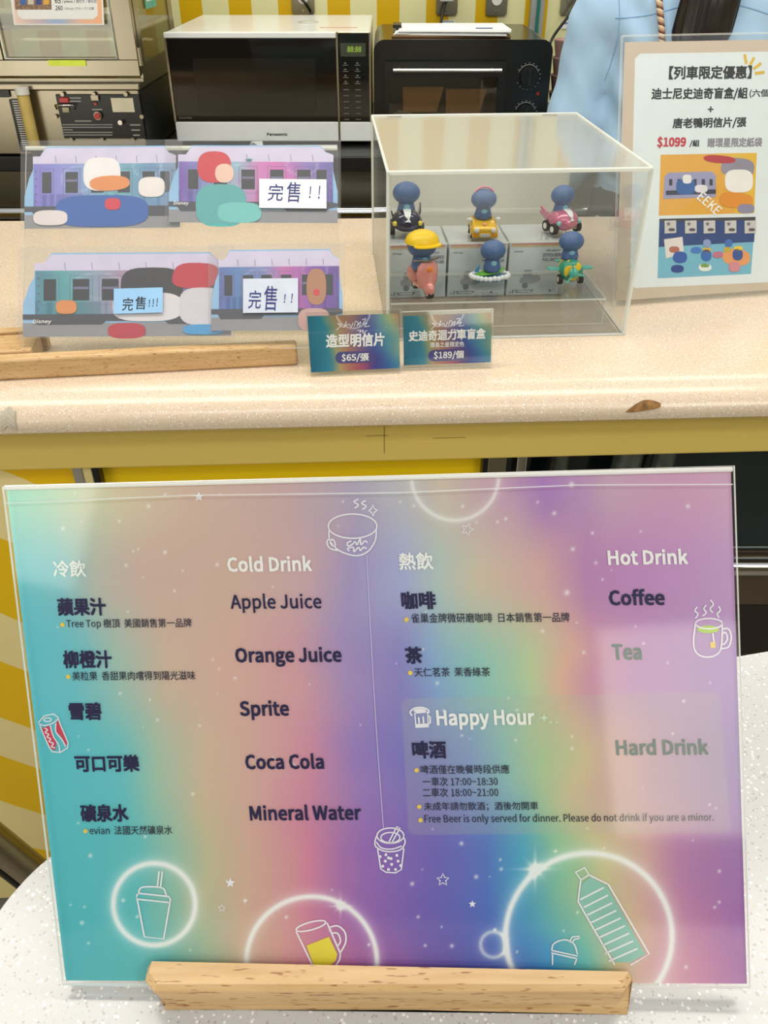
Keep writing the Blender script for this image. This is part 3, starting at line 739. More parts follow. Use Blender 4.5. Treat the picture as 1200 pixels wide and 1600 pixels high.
# wooden slot block that holds the menu
za = 0.0185
fl = onz(243, 1577, CT); fr_ = onz(988, 1577, CT); tl_ = onz(224, 1531, CT + za); trr = onz(990, 1531, CT + za)
yb = fl.y; x0 = tl_.x; x1 = trr.x; yt = tl_.y
dx = onz(600, 1511, CT + za + 0.001).y
wb = thing('menu_stand', 'pale beech wood foot with angled ends beneath the drinks menu', 'stand', (0, 0, 0), radians(0))
mb = MB()
c = 0.005
dB = 0.045
def ring(z, y0, y1, xa, xb, c, y2=None): return [Vector(p) for p in ((xa + c, y0, z), (xb - c, y0, z), (xb, y0 + c, z), (xb, y2 or y1, z), (xa, y1, z), (xa, y0 + c, z))]
pass
# the slot: the block is cut behind the sheet, so it is built as a front lip plus a back block
mb = MB()
def SX(z, x=0.0): return MS.b.y - (MS.n.x * (x - MS.b.x) + MS.n.z * (z - MS.b.z)) / MS.n.y     # where the sheet's plane runs
FL = lambda z, y0, xa, xb: ring(z, y0, SX(z, xa) - 0.0038, xa, xb, c, SX(z, xb) - 0.0038)
fr1 = [FL(CT + 0.0002, yb, x0 + 0.006, x1 - 0.001), FL(CT + za * .86, yb, x0, x1), FL(CT + za, yb + 0.0022, x0 + 0.0018, x1 - 0.0015)]
MB().loft(fr1, smooth=False).build('front_lip', BEECH, wb, 0.0006)
bk = [ring(CT + 0.0002, SX(CT) + 0.014, SX(CT) + 0.045, x0 + 0.006, x1 - 0.001, 0.002), ring(CT + za, SX(CT + za) + 0.014, SX(CT) + 0.045, x0, x1, 0.002)]
MB().loft(bk, smooth=False).build('back_block', BEECH, wb, 0.0006)
MB().box((x0 + 0.008, SX(CT) - 0.004, CT + 0.0002), (x1 - 0.003, SX(CT) + 0.014, CT + 0.003)).build('slot_floor', BEECH, wb)

# ================================================================== POSTCARD DISPLAY
PS = Sheet((-0.2204, 0.8516, 1.02), 0.0, radians(41.83), 0.0)
pq = PS.pts([(40, 229), (527, 226), (533, 541), (35, 556)])
pd = thing('postcard_display', 'clear acrylic sheet leaning back in a beech rail, holding train postcards', 'display', M=PS.M)
MB().quadslab([pq[3], pq[2], pq[1], pq[0]], -0.0028, -0.0002, 0, 1).build('acrylic_sheet', [ACR, EDGE], pd)
eb = PS.uv(40, 231); ec = PS.uv(527, 228)
MB().box((eb[0], eb[1] - 0.0012, -0.003), (ec[0], eb[1] + 0.0016, 0.001)).build('top_edge', EDGE, pd)


def train_card(label, name, px, grad, sky, flip, z, blocks, seed, brand=None):
    """a die-cut train carriage postcard in a film sleeve; px = (x0, y_top, x1, y_bottom, drop of the right end)"""
    x0, y0, x1, y1, dr = px; W = x1 - x0; H = y1 - y0
    t = tag(empty(name, M=PS.M @ Matrix.Translation((0, 0, z))), label, 'postcard', 'train postcards on the acrylic display')
    f = lambda a, b: PS.uv(x0 + a * W, y0 + b * H + dr * a)
    L = lambda P: [f(*p) for p in P]
    # card outline
    MB().poly(L([(0.0, 0.62), (0.03, 0.40), (0.055, 0.30), (0.055, 0.14), (0.10, 0.14), (0.14, 0.02), (0.90, 0.02), (0.93, 0.10), (0.97, 0.13), (0.975, 0.35), (1.0, 0.60), (1.0, 1.0), (0.0, 1.0)]), 0, 0.0004).build('card', mat('card_sky', '#8db9dc', 0.5), t)
    MB().poly(L([(0.0, 0.84), (1, 0.84), (1, 1), (0, 1)]), 0.0004, 0.0006).build('track_band', mat('card_ground', '#8c8c90', 0.5), t)
    MB().poly(L([(0.055, 0.23), (0.055, 0.14), (0.10, 0.14), (0.14, 0.04), (0.90, 0.04), (0.93, 0.11), (0.975, 0.14), (0.975, 0.23)]), 0.0004, 0.0007).build('carriage_roof', mat('card_roof', '#cfc6de', 0.5), t)
    q = L([(0.06, 0.23), (0.972, 0.23), (0.972, 0.74), (0.06, 0.74)])
    cols = np.array([hexa(g) for g in grad]); xs = np.linspace(0, 1, len(grad))
    def fn(u, v):
        uu = u + (vnoise(u * 5, v * 2, 1, seed) - .5) * .10
        c = np.stack([np.interp(uu, xs, cols[:, i]) for i in range(3)], -1); g = np.zeros_like(u)
        for cx, cy, r in ((.33, .35, .13), (.80, .1, .10)):
            d = np.abs(np.hypot((u - cx), (v - cy) * .45) - r); g += .25 * np.exp(-(d / .008) ** 2)
        return c + (1 - c) * g[..., None] - 0.10 * (v > .62)[..., None] * (vnoise(u, v * 0, 40, 3) > .5)[..., None] * (v > .72)[..., None]
    colour_grid('carriage_side', q, 60, 24, fn, 0.0008, print_mat('card_print', 0.4), t)
    mb = MB()
    wins = [(.10, .17), (.27, .35), (.44, .52), (.61, .69), (.76, .83), (.87, .94)]
    wins = [(.115, .175), (.265, .345), (.43, .51), (.60, .68), (.76, .84), (.875, .935)] if not flip else [(.10, .16), (.24, .32), (.38, .46), (.53, .61), (.69, .77), (.86, .925)]
    for i, (a, b) in enumerate(wins):
        mb.poly(L([(a, .33), (b, .33), (b, .58), (a, .58)]), 0.0009, 0.0010, 0)
        if 0 < i < 5: mb.poly(L([(a + .004, .42), (b - .004, .42), (b - .004, .45), (a + .004, .45)]), 0.0010, 0.0011, 1)
        mb.ribbon(L([(a - .014, .29), (b + .014, .29), (b + .014, .63), (a - .014, .63)]), 0.0006, 0.00095, 1, True)
    mb.build('carriage_window', [mat('card_window', '#22252c', 0.4), mat('card_line', '#6f6a8c', 0.5)], t)
    MB().poly(L([(0.0, 0.74), (0.06, .74), (0.965, 0.74), (1.0, .76), (1.0, .80), (0.95, 0.82), (.93, .86), (.70, .86), (.68, .82), (.40, .82), (.38, .86), (0.07, 0.86), (.05, .80), (0.0, 0.80)]), 0.0008, 0.0010).build('underframe', mat('card_underframe', '#3c3c46', 0.5), t)
    mb = MB()
    for k in range(6): mb.ribbon(L([(.2 + .13 * k, .135), (.205 + .13 * k, .22)]), 0.0005, 0.00085)
    for k in range(5):
        for a in (.075, .958): mb.poly(L(arc(a, .32 + .09 * k, .006, .012, 0, 360, 8)[:-1]), 0.0009, 0.00095)
    mb.build('rivets', mat('card_line2', '#5c5680', 0.5), t, kind='stuff')
    for kb, (nm, P, c) in enumerate(blocks):
        mb = MB(); mb.poly(L(P), 0.0011, 0.00122 + kb * .00012); mb.build(nm, mat('print_' + c, c, 0.45, 0, 0.03), t)
    if brand:
        a, b = brand; O = f(a, b); A = f(a + .09, b); B = f(a, b - .055)
        text_on(t, 'Disney', O, (A[0] - O[0], A[1] - O[1]), (B[0] - O[0], B[1] - O[1]), INKW, 0.01, 0.2, 0.0022)
    # film sleeve
    q = L([(-.02, 1.03), (1.02, 1.03), (1.02, -.04), (-.02, -.04)])
    MB().quadslab(q, 0.0025, 0.0026, 0, 0).build('film_sleeve', FILM, t)
    return t


def blob(cx, cy, rx, ry, rot=0.0, k=2.6, n=24):
    out = []
    for i in range(n):
        a = 2 * pi * i / n; ca, sa = cos(a), sin(a); x = rx * math.copysign(abs(ca) ** (2 / k), ca); y = ry * math.copysign(abs(sa) ** (2 / k), sa)
        out.append((cx + x * cos(rot) - y * sin(rot), cy + x * sin(rot) + y * cos(rot)))
    return out


train_card('postcard of a violet-to-teal train behind plain blue and orange shapes, upper left', 'train_postcard', (40, 229, 282, 359, -2),
           ['#7f78c6', '#8a8ed0', '#7fa9c4', '#6fb0b8', '#6a8fb4', '#7f9fc0'], '#8db9dc', False, 0.0026,
           [('colour_patch', blob(.50, .80, .30, .19, 0, 3.2), '#1f5aa8'), ('colour_patch', blob(.50, .36, .12, .20, 0, 3), '#e8e4e2'),
            ('colour_patch', blob(.55, .47, .13, .09, -.1, 2.4), '#de8a44'), ('colour_patch', blob(.82, .52, .085, .12, 0, 3), '#e6dfda'),
            ('colour_patch', blob(.57, .72, .05, .07, 0, 3), '#cf2340'), ('colour_patch', blob(.17, .88, .11, .09, 0, 3), '#ddd3d2')], 3)
train_card('postcard of a purple, teal and pink train with red and turquoise shapes, upper right', 'train_postcard', (266, 229, 528, 351, 1),
           ['#7a4aa8', '#7d86bf', '#8fb5c4', '#c783b8', '#d070b4', '#8c78b8', '#6b62aa'], '#8db9dc', False, 0.0057,
           [('colour_patch', blob(.27, .30, .10, .20, 0, 2.6), '#c8232f'), ('colour_patch', blob(.33, .38, .055, .12, 0, 2.4), '#e8c2ae'),
            ('colour_patch', blob(.31, .79, .15, .27, 0, 3), '#4fa7a6'), ('colour_patch', blob(.42, .88, .13, .13, 0, 3), '#6cc0bb'),
            ('colour_patch', star5(.475, .21, .022, .5), '#2c8a86')], 4, brand=(.03, .80))
train_card('postcard of a teal-to-grey train with plain black, white and red patches, lower left', 'train_postcard', (38, 395, 362, 528, -2),
           ['#4f8a9c', '#5ba3a8', '#8d9ab0', '#b08aa4', '#9a86ae', '#7468a6', '#6a5a9e'], '#8db9dc', True, 0.0032,
           [('colour_patch', blob(.62, .46, .15, .26, 0, 3.4), '#26242a'), ('colour_patch', blob(.60, .66, .17, .17, 0, 3), '#dcd6d8'),
            ('colour_patch', blob(.83, .30, .11, .15, .1, 3), '#bb2236'), ('colour_patch', blob(.86, .66, .11, .22, 0, 3), '#cfcbd2'),
            ('colour_patch', blob(.50, .94, .09, .09, 0, 3), '#b62238'), ('colour_patch', blob(.87, .93, .10, .06, 0, 3), '#3f97cc'),
            ('colour_patch', blob(.21, .66, .05, .08, 0, 3), '#d98a44')], 5, brand=(.05, .86))
train_card('postcard of a blue and magenta train with a brown patch, lower right', 'train_postcard', (332, 392, 536, 520, -2),
           ['#5f6cb0', '#5d84b8', '#7c86b8', '#c070b0', '#b060ac', '#7a50a4', '#6a4a9c'], '#8db9dc', True, 0.0060,
           [('colour_patch', blob(.80, .48, .075, .22, 0, 2.6), '#b07a54'), ('colour_patch', blob(.78, .88, .12, .14, 0, 3), '#c89c94'),
            ('colour_patch', blob(.80, .55, .025, .04, 0, 2), '#cf2a3c')], 6)


def note(px, body, m, ink, label, z, ta):
    x0, y0, x1, y1, dr = px
    t = tag(empty('sold_out_note', M=PS.M @ Matrix.Translation((0, 0, z))), label, 'note', 'handwritten sold-out notes')
    q = PS.pts([(x0, y1), (x1, y1 + dr), (x1, y0 + dr), (x0, y0)]); MB().quadslab(q, 0, 0.0003, 0, 0).build('paper_slip', m, t)
    for k, (b, xx, yy, wd, ht) in enumerate(ta):
        PS.text(t, b, xx, yy, wd, ht, ink, slope=-.02, bold=0.004, shear=0.12, z=0.0005)
    return t


note((407, 286, 511, 331, 1), '', PAPER, INKP, 'white handwritten sold-out note on the upper right train postcard', 0.0090,
     [('完', 420, 320, 24, 26), ('售', 450, 322, 21, 31), ('!', 484, 316, 3.5, 18), ('!', 498, 317, 3.5, 20)])
note((181, 455, 257, 494, -2), '', mat('pale_blue_note', '#8fbbe0', 0.6), INKB, 'pale blue handwritten sold-out note on the lower left postcard', 0.0070,
     [('完', 194, 489, 17, 20), ('售', 215, 487, 16, 20), ('!', 235, 483, 2.4, 11), ('!', 241, 483, 2.4, 12), ('!', 247, 482, 2.4, 12)])
note((382, 441, 467, 494, -1), '', mat('greyish_note', '#c3cad8', 0.6), INKP, 'grey-white handwritten sold-out note on the lower right postcard', 0.0095,
     [('完', 390, 487, 20, 28), ('售', 415, 490, 20, 38), ('!', 445, 478, 3, 13), ('!', 456, 478, 3, 14)])

# beech rail with a long slot
rs = thing('postcard_rail', 'long beech rail with slot holding the postcard sheet, left on counter', 'stand')
f0 = onz(-30, 597, CT); f1 = onz(466, 571, CT); yr = math.atan2(f1.y - f0.y, f1.x - f0.x); u = Vector((cos(yr), sin(yr), 0)); n_ = Vector((-sin(yr), cos(yr), 0))
rs.location = f1; rs.rotation_euler = (0, 0, yr); Lr = 0.62
hz = 0.024
MB().box((-Lr, 0, 0), (0.0, 0.018, hz)).build('front_bar', BEECH, rs, 0.0035, 3)
bl = onz(20, 512, CT + hz); dyb = (bl - f1).dot(n_)
MB().box((-Lr, 0.026, 0), (-0.29, dyb - 0.016, hz * .94)).build('slot_bar', BEECH, rs, 0.002)
MB().box((-Lr, dyb - 0.014, 0), (-0.285, dyb, hz * 1.05)).build('back_bar', BEECH, rs, 0.002)
MB().box((-Lr, 0.017, 0), (-0.01, 0.027, 0.004)).build('slot_floor', BEECH, rs)

# ================================================================== PRICE TAGS
rowsT = [(0, [(0, '#1f7286'), (.14, '#287f95'), (.22, '#6f8f7c'), (.34, '#a9825e'), (.5, '#94706c'), (.66, '#5a5a92'), (.8, '#6f9aa0'), (.9, '#a6b07a'), (1, '#b8876c')]),
         (.5, [(0, '#1a7088'), (.18, '#2b8094'), (.28, '#a3a070'), (.40, '#ad7d68'), (.58, '#6b5f90'), (.72, '#3f5c9c'), (.86, '#4e8fa0'), (1, '#8aa488')]),
         (1, [(0, '#156a86'), (.22, '#3b88a0'), (.32, '#b89c70'), (.46, '#b06c62'), (.60, '#a04a6e'), (.72, '#43408c'), (.86, '#2f5fa0'), (1, '#3a8aa0')])]


def price_tag(b, yaw, lean, roll, corners, name_txt, sub, price, pill, label, tx):
    S = Sheet(b, radians(yaw), radians(lean), radians(roll)); t = thing('price_tag', label, 'price tag', M=S.M, group='rainbow price tags')
    q = S.pts(corners); cx = [c[0] for c in corners]; cy = [c[1] for c in corners]
    X0, X1, Y0, Y1 = corners[0][0], corners[1][0], min(cy[:2]), max(cy[2:])
    def fn(u, v):
        c = rows_interp(rowsT, u + (vnoise(u * 4, v * 4, 1, 9) - .5) * .06, v)
        g = np.zeros_like(u); d = np.abs(np.hypot((u - .5), (v + .06) * .62) - .185); g += .65 * np.exp(-(d / .009) ** 2)
        g += .6 * (np.random.RandomState(4).rand(*u.shape) > .9985)
        return c * (1 - g[..., None]) + .95 * g[..., None]
    colour_grid('printed_card', q, 110, 70, fn, 0, print_mat('tag_print', 0.4), t)
    ex = 0.0045
    Q = [(q[3][0] - .001, q[3][1] - .004), (q[2][0] + .001, q[2][1] - .004), (q[1][0] + ex * .4, q[1][1] + ex), (q[0][0] - ex * .4, q[0][1] + ex)]
    MB().quadslab(Q, 0.0008, 0.0022, 0, 1).build('front_cover', [ACR, EDGE], t)
    MB().quadslab(Q, -0.0026, -0.0006, 0, 1).build('back_plate', [ACR, EDGE], t)
    # foot of the folded acrylic, lying on the counter behind
    foot = [S.local(Vector((p[0], p[1], CT + .0006))) for p in ()]
    for body, x, y, wd, ht, bd in tx:
        S.text(t, body, x, y, wd, ht, INKW, slope=0.035, bold=bd, z=0.0004)
    x, y, wd, ht = pill
    P = [S.uv(px_, py_ - 0.035 * (px_ - x)) for px_, py_ in rrect(x, y - ht, x + wd, y, ht / 2 - .1)]
    MB().poly(P, 0.0002, 0.0003).build('price_pill', mat('pill_ink', '#4b4685', 0.5), t)
    # looping script emblem at the top
    cxm = (X0 + X1) / 2; ym = Y0 + 17
    mb = MB(); k = 0.0007
    for P in ([(-26, 8), (-18, 0), (-24, -2), (-14, 4), (-10, -6), (-13, 3), (-6, -1), (-3, 4), (0, -3)], [(2, 3), (4, -5), (8, -2), (6, 3), (12, -4), (10, 4)], [(14, -7), (20, -8), (15, 0), (22, -2), (18, 4), (26, 3)], [(6, 10), (12, 9), (10, 13), (16, 9), (15, 14), (22, 10)]):
        mb.ribbon([S.uv(cxm + a, ym + c_ - .035 * a) for a, c_ in S_(P, 4)], k, 0.0004)
    mb.build('script_emblem', LINE, t)
    return t, S


price_tag((-0.031, 0.8339, 1.003), 5.49, 19.7, 0.37, [(480, 494), (623, 490), (625, 575), (486, 582)], '', '', '', (524, 568, 60, 18), 'rainbow price tag reading $65, left of the pair on counter',
          [('造型明信片', 510, 543, 90, 20, .022), ('$65/張', 534, 566, 42, 13, .016)])
price_tag((0.0708, 0.8477, 1.003), 3.97, 12.0, 1.17, [(630, 494), (768, 489), (767, 566), (631, 571)], '', '', '', (669, 565, 64, 18), 'rainbow price tag reading $189, right of the pair on counter',
          [('史迪奇迴力車盲盒', 639, 533, 119, 16, .022), ('環島之星限定色', 672, 543, 53, 8, .01), ('$189/個', 678, 562, 46, 13, .016)])

# ================================================================== POSTER (right)
QS = Sheet((0.4287, 1.0596, 1.003), radians(10.38), radians(22.43), 0)
po = thing('offer_poster', 'tall cream and white offer poster in acrylic stand, right edge of counter', 'poster', M=QS.M)
pc = [(976, 66), (1262, 61), (1244, 450), (962, 470)]
qq = QS.pts(pc); MB().quadslab([qq[3], qq[2], qq[1], qq[0]], 0, 0.0003, 0, 0).build('poster_paper', mat('beige_print', '#cdbba8', 0.5, 0, 0.02), po)
oo = QS.pts([(972, 56), (1266, 50), (1249, 455), (958, 478)]); Q = [oo[3], oo[2], oo[1], oo[0]]
MB().quadslab(Q, 0.0012, 0.0026, 0, 1).build('front_cover', [ACR, EDGEB], po)
MB().quadslab(Q, -0.003, -0.0012, 0, 1).build('back_plate', [ACR, EDGEB], po)
wp = [(992, 92), (1000, 84), (1244, 80), (1252, 88), (1236, 430), (1226, 440), (992, 450), (984, 442)]
MB().poly(QS.pts(wp), 0.0003, 0.0004).build('white_panel', mat('pale_print', '#dfe6e8', 0.5, 0, 0.02), po)
for body, x, y, wd, ht, m, sl, bd in (('【列車限定優惠】', 1045, 124, 129, 20, INKB, .01, .02), ('迪士尼史迪奇盲盒/組', 1018, 157, 149, 19, INKB, .01, .02), ('(六個)', 1171, 153, 34, 13, INKB, .01, .012),
        ('+', 1106, 175, 8, 8, INKB, 0, .02), ('唐老鴨明信片/張', 1051, 202, 114, 17, INKB, .02, .02), ('$1099', 1027, 231, 44, 17, INKR, .01, .03), ('/組', 1077, 230, 15, 11, INKB, .01, .02), ('贈環星限定紙袋', 1105, 230, 85, 14, INKG, .01, .02)):
    QS.text(po, body, x, y, wd, ht, m, slope=sl, bold=bd, shear=0.06, z=0.0006)
mb = MB()
for P in ([(1163, 85), (1166, 100)], [(1178, 90), (1171, 103)], [(1189, 99), (1177, 108)], [(1194, 113), (1179, 115)]): mb.ribbon(QS.pts(P), 0.0036, 0.0006)
mb.build('yellow_dash', mat('gold_ink', '#d9b43a', 0.5), po)
# upper printed picture: plain shapes on yellow
up_ = empty('train_picture'); up_.parent = po
PQ = lambda P, z0, z1, nm, c: MB().poly(QS.pts(P), z0, z1).build(nm, mat('print_' + c, c, 0.5, 0, 0.03), up_)
PQ([(1032, 242), (1182, 239), (1178, 333), (1029, 337)], .0004, .0005, 'picture_ground', '#e0a63c')
PQ([(1118, 240), (1182, 239), (1178, 333), (1150, 334)], .0005, .0006, 'picture_band', '#e2b53a')
PQ([(1038, 276), (1044, 270), (1112, 268), (1118, 275), (1118, 308), (1036, 311)], .0006, .0007, 'carriage', '#9a98bc')
PQ([(1040, 298), (1118, 296), (1118, 303), (1040, 305)], .0007, .0008, 'carriage_band', '#34364a')
for x in (1045, 1058, 1083, 1096, 1108): PQ([(x, 280), (x + 5, 280), (x + 5, 290), (x, 290)], .0007, .0008, 'carriage_window', '#2b2d38')
PQ(blob(1071, 292, 15, 12, 0, 3), .0008, .0009, 'colour_patch', '#2b5da0')
PQ(blob(1073, 280, 7, 7, 0, 3), .0009, .0010, 'colour_patch', '#e6e2de')
PQ(blob(1095, 295, 10, 6, 0, 3), .0009, .0010, 'colour_patch', '#dedade')
PQ(blob(1152, 262, 26, 15, .1, 3), .0007, .0008, 'colour_patch', '#908a9c')
PQ(blob(1124, 249, 25, 6, .08, 2.4), .0008, .0009, 'colour_patch', '#b52c36')
PQ(blob(1154, 283, 22, 18, 0, 3), .0008, .0009, 'colour_patch', '#ece8e4')
PQ(blob(1150, 313, 26, 12, .1, 3), .0009, .0010, 'colour_patch', '#e08e28')
PQ(blob(1165, 326, 13, 7, 0, 3), .0010, .0011, 'colour_patch', '#8c86a2')
QS.text(up_, 'EEKE', 1088, 310, 30, 11, INKW, slope=-0.9, bold=.01, z=.0009, tilt=0.9)
lp_ = empty('toy_picture'); lp_.parent = po
PL = lambda P, z0, z1, nm, c: MB().poly(QS.pts(P), z0, z1).build(nm, mat('print_' + c, c, 0.5, 0, 0.03), lp_)
PL([(1030, 342), (1180, 339), (1173, 428), (1027, 435)], .0004, .0005, 'picture_ground', '#74b4cc')
PL([(1030, 342), (1180, 339), (1178, 378), (1029, 386)], .0005, .0006, 'picture_backdrop', '#26407c')
PL([(1030, 336 + 6), (1180, 339), (1180, 344), (1030, 347)], .0006, .0007, 'picture_shelf', '#3d3a48')
for x in (1038, 1070, 1099, 1132, 1163):
    PL([(x, 345), (x + 18, 344.5), (x + 18, 364), (x, 365)], .0007, .0008, 'printed_box', '#c9c4c2')
    PL(star5(x + 6, 350, 4), .0008, .0009, 'printed_star', '#6c6870'); PL(blob(x + 11, 359, 5, 2.5), .0008, .0009, 'colour_patch', '#55505c')
PL([(1037, 374), (1066, 370), (1068, 396), (1040, 404)], .0007, .0008, 'printed_box', '#ddd6d4')
PL(blob(1053, 390, 8, 5), .0008, .0009, 'colour_patch', '#b06a5c')
PL(blob(1150, 402, 22, 13, .1, 2.4), .0006, .0007, 'colour_patch', '#e39a62')
for cx, cy, rx, ry, c in ((1062, 402, 11, 9, '#2e57a8'), (1058, 420, 10, 6, '#1f3f8c'), (1103, 399, 8, 9, '#2f66b4'), (1101, 418, 10, 6, '#dfe6e0'), (1101, 415, 7, 3, '#86b848'), (1104, 380, 6, 6, '#8a9cc8'), (1104, 391, 7, 4, '#d8ae3c'),
                          (1087, 391, 8, 5, '#3f74c0'), (1138, 380, 6, 6, '#3f6cb4'), (1136, 390, 6, 4, '#c0a848'), (1121, 398, 8, 5, '#c26f8c'), (1152, 398, 8, 9, '#2f4f94'), (1153, 388, 7, 3.5, '#e8c63a'), (1147, 417, 9, 8, '#d08a94')):
    PL(blob(cx, cy, rx, ry, 0, 2.4), .0009, .0010, 'printed_toy', c)

# ================================================================== DISPLAY CASE
CO = Vector((0.004, 0.925, CT)); CY = radians(3.6)
case = thing('display_case', 'clear acrylic display case with stepped riser, centre of the counter', 'display case', CO, CY)
CW, CD, CH, tk = 0.285, 0.325, 0.190, 0.003
MB().slab((0, 0, 0.0), (CW, tk, CH - tk), 1).build('front_panel', [ACR, EDGE], case)
MB().slab((0, CD - tk, 0.0), (CW, CD, CH + .001), 1).build('back_panel', [MILKY, EDGEB], case)
MB().slab((0, tk + .0002, 0.0), (tk, CD - tk - .0002, CH - tk), 0).build('side_panel', [ACR, EDGE], case)
MB().slab((CW - tk, tk + .0002, 0.0), (CW, CD - tk - .0002, CH - tk), 0).build('side_panel', [ACR, EDGE], case)
MB().slab((0, 0, CH - tk + .0002), (CW, CD - tk - .0002, CH), 2).build('top_panel', [FAINT, EDGEB], case)
MB().slab((tk + .001, tk + .001, 0.0), (CW - tk - .001, CD - tk - .001, 0.002), 2).build('floor_panel', [FAINT, EDGE], case)
rails = MB()
for a, b in (((0, 0, CH), (CW, 0, CH)), ((CW, 0, CH), (CW, CD, CH)), ((0, 0, CH), (0, CD, CH)), ((0, CD, CH), (CW, CD, CH)), ((0, 0, 0), (0, 0, CH)), ((CW, 0, 0), (CW, 0, CH)),
             ((0, CD, 0), (0, CD, CH)), ((CW, CD, 0), (CW, CD, CH)), ((0, 0, .001), (CW, 0, .001)), ((CW, 0, .001), (CW, CD, .001))):
    rails.cyl(a, b, 0.0016, n=8)
rails.build('glued_edges', EDGE, case)
for x in (0.02, 0.235): MB().box((x, CD - 0.012, CH + .0002), (x + 0.02, CD - 0.009, CH + .0012)).build('hinge_tab', mat('tab_grey', '#a9a89c', 0.5), case)
# riser, local heights
z2, z3 = 0.035, 0.075
Y2a, Y2b, Y3b = 0.030, 0.128, 0.262
RW = CW - 0.018
rz = empty('riser'); rz.parent = case
for lo, hi, th in (((0.006, Y2a, .0025), (RW, Y2a + .002, z2 - .002), 1), ((0.006, Y2a, z2 - .0018), (RW, Y2b, z2), 2), ((0.006, Y2b + .002, z2), (RW - .02, Y2b + .004, z3 - .002), 1), ((0.006, Y2b + .002, z3 - .0018), (RW - .02, Y3b, z3), 2)):
    MB().slab(lo, hi, th).build('step', [ACR, EDGE], rz)
MB().poly([(Y2a, .0025), (Y2b, .0025), (Y2b, z2 - .002), (Y2a, z2 - .002)], 0, .002).build('end_plate', [ACR], rz)
LAST[0].matrix_local = Matrix(((0, 0, 1, RW - .002), (1, 0, 0, 0), (0, 1, 0, 0), (0, 0, 0, 1)))
MC = Matrix.Translation(CO) @ Matrix.Rotation(CY, 4, 'Z')


def in_case(px, py, z):
    return MC.inverted() @ onz(px, py, CT + z)


# three blind boxes beneath the upper step
bm_ = mat('box_white', '#d5dade', 0.45, 0, 0.02)
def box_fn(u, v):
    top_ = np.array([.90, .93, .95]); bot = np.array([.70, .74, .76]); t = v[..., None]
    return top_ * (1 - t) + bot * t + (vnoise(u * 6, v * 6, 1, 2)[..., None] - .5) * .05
bx = [(0.0095, 'blind box at the left, behind the pink scooter'), (0.0880, 'blind box in the middle, behind the surfboard'), (0.1665, 'blind box at the right, behind the green aeroplane')]
BW, BH, BD = 0.0755, 0.0695, 0.08
for i, (x, lb) in enumerate(bx):
    M = MC @ Matrix.Translation((x, Y2b + 0.006, 0.0022))
    t = thing('blind_box', 'white and grey printed ' + lb, 'box', M=M, group='blind boxes in the display case')
    MB().box((0, 0, 0), (BW, BD, BH)).build('carton', bm_, t, 0.0006)
    F_ = empty('printed_front'); F_.parent = t; F_.matrix_local = Matrix(((1, 0, 0, 0), (0, 0, -1, -.0002), (0, 1, 0, 0), (0, 0, 0, 1)))
    colour_grid('front_print', [(0.0005, BH - .006), (BW - .0005, BH - .006), (BW - .0005, .0005), (0.0005, .0005)], 24, 20, box_fn, 0.0, print_mat('box_print', .4), F_)
    for k, c in enumerate(('#e8d59a', '#e9a678', '#d98f94')): MB().box((.002, BH - .0052 + k * .0016, 0), (BW - .002, BH - .0042 + k * .0016, .0003)).build('colour_band', mat('band_' + c, c, .5), F_)
    text_on(F_, 'Disney', (.006, BH - .013), (.012, 0), (0, .003), mat('box_ink', '#6d7396', .5), .01, .1, .0004)
    text_on(F_, 'STITCH SERIES', (.044, BH - .0185), (.028, 0), (0, .004), MATS['box_ink'], .02, 0, .0004)
    text_on(F_, 'PULL BACK CAR', (.044, BH - .0245), (.028, 0), (0, .004), MATS['box_ink'], .02, 0, .0004)
    text_on(F_, 'PRE-GROUP', (.048, BH - .012), (.018, 0), (0, .0026), MATS['box_ink'], .01, 0, .0004)
    mb = MB(); mb.poly([(.012, .0035), (.034, .004), (.036, .0075), (.014, .007)], .0003, .0004)
    for k in range(4): mb.box((.004 + (k % 2) * .002 + k * .0018, .0035 + (k % 2) * .002, .0003), (.006 + (k % 2) * .002 + k * .0018, .0055 + (k % 2) * .002, .0004))
    mb.build('checkered_flag', mat('flag_ink', '#4e5254', .5), F_)
    g = MB(); g.poly(blob(.030, .021, .014, .0055, .1), .0003, .0004, 0); g.poly(arc(.024, .013, .004, .004, 0, 360, 14)[:-1], .0004, .0005, 1); g.poly(blob(.026, .029, .006, .005, 0), .0003, .0004, 0)
    g.build('printed_vehicle', [mat('print_grey1', '#8d9096', .5), mat('print_grey2', '#4b4b50', .5)], F_)
    text_on(F_, 'TUMMERTIME', (.015, .0046), (.018, 0), (0, .0018), INKW, .02, 0.2, .0005)
    MB().poly(arc(.058, .0055, .0018, .0018, 0, 360, 12)[:-1], .0003, .0004).build('maker_mark', MATS['flag_ink'], F_)

# --- toys ---------------------------------------------------------
PB = mat('peg_blue', '#4a6796', 0.4, 0, 0.05); PBL = mat('peg_light_blue', '#7fb6c8', 0.4)
TIRE = mat('toy_tyre', '#19191b', 0.6); HUB = mat('toy_hub', '#d9d6cf', 0.4)


def wheel(t, x, y, z, r, wd, sgn=1):
    wz = MB().cyl((x - wd / 2, y, z), (x + wd / 2, y, z), r, n=20).build('wheel', TIRE, t, 0.0006)
    MB().cyl((x - wd / 2 - .0004, y, z), (x + wd / 2 + .0004, y, z), r * .55, n=14).build('hub', HUB, wz)
    return wz


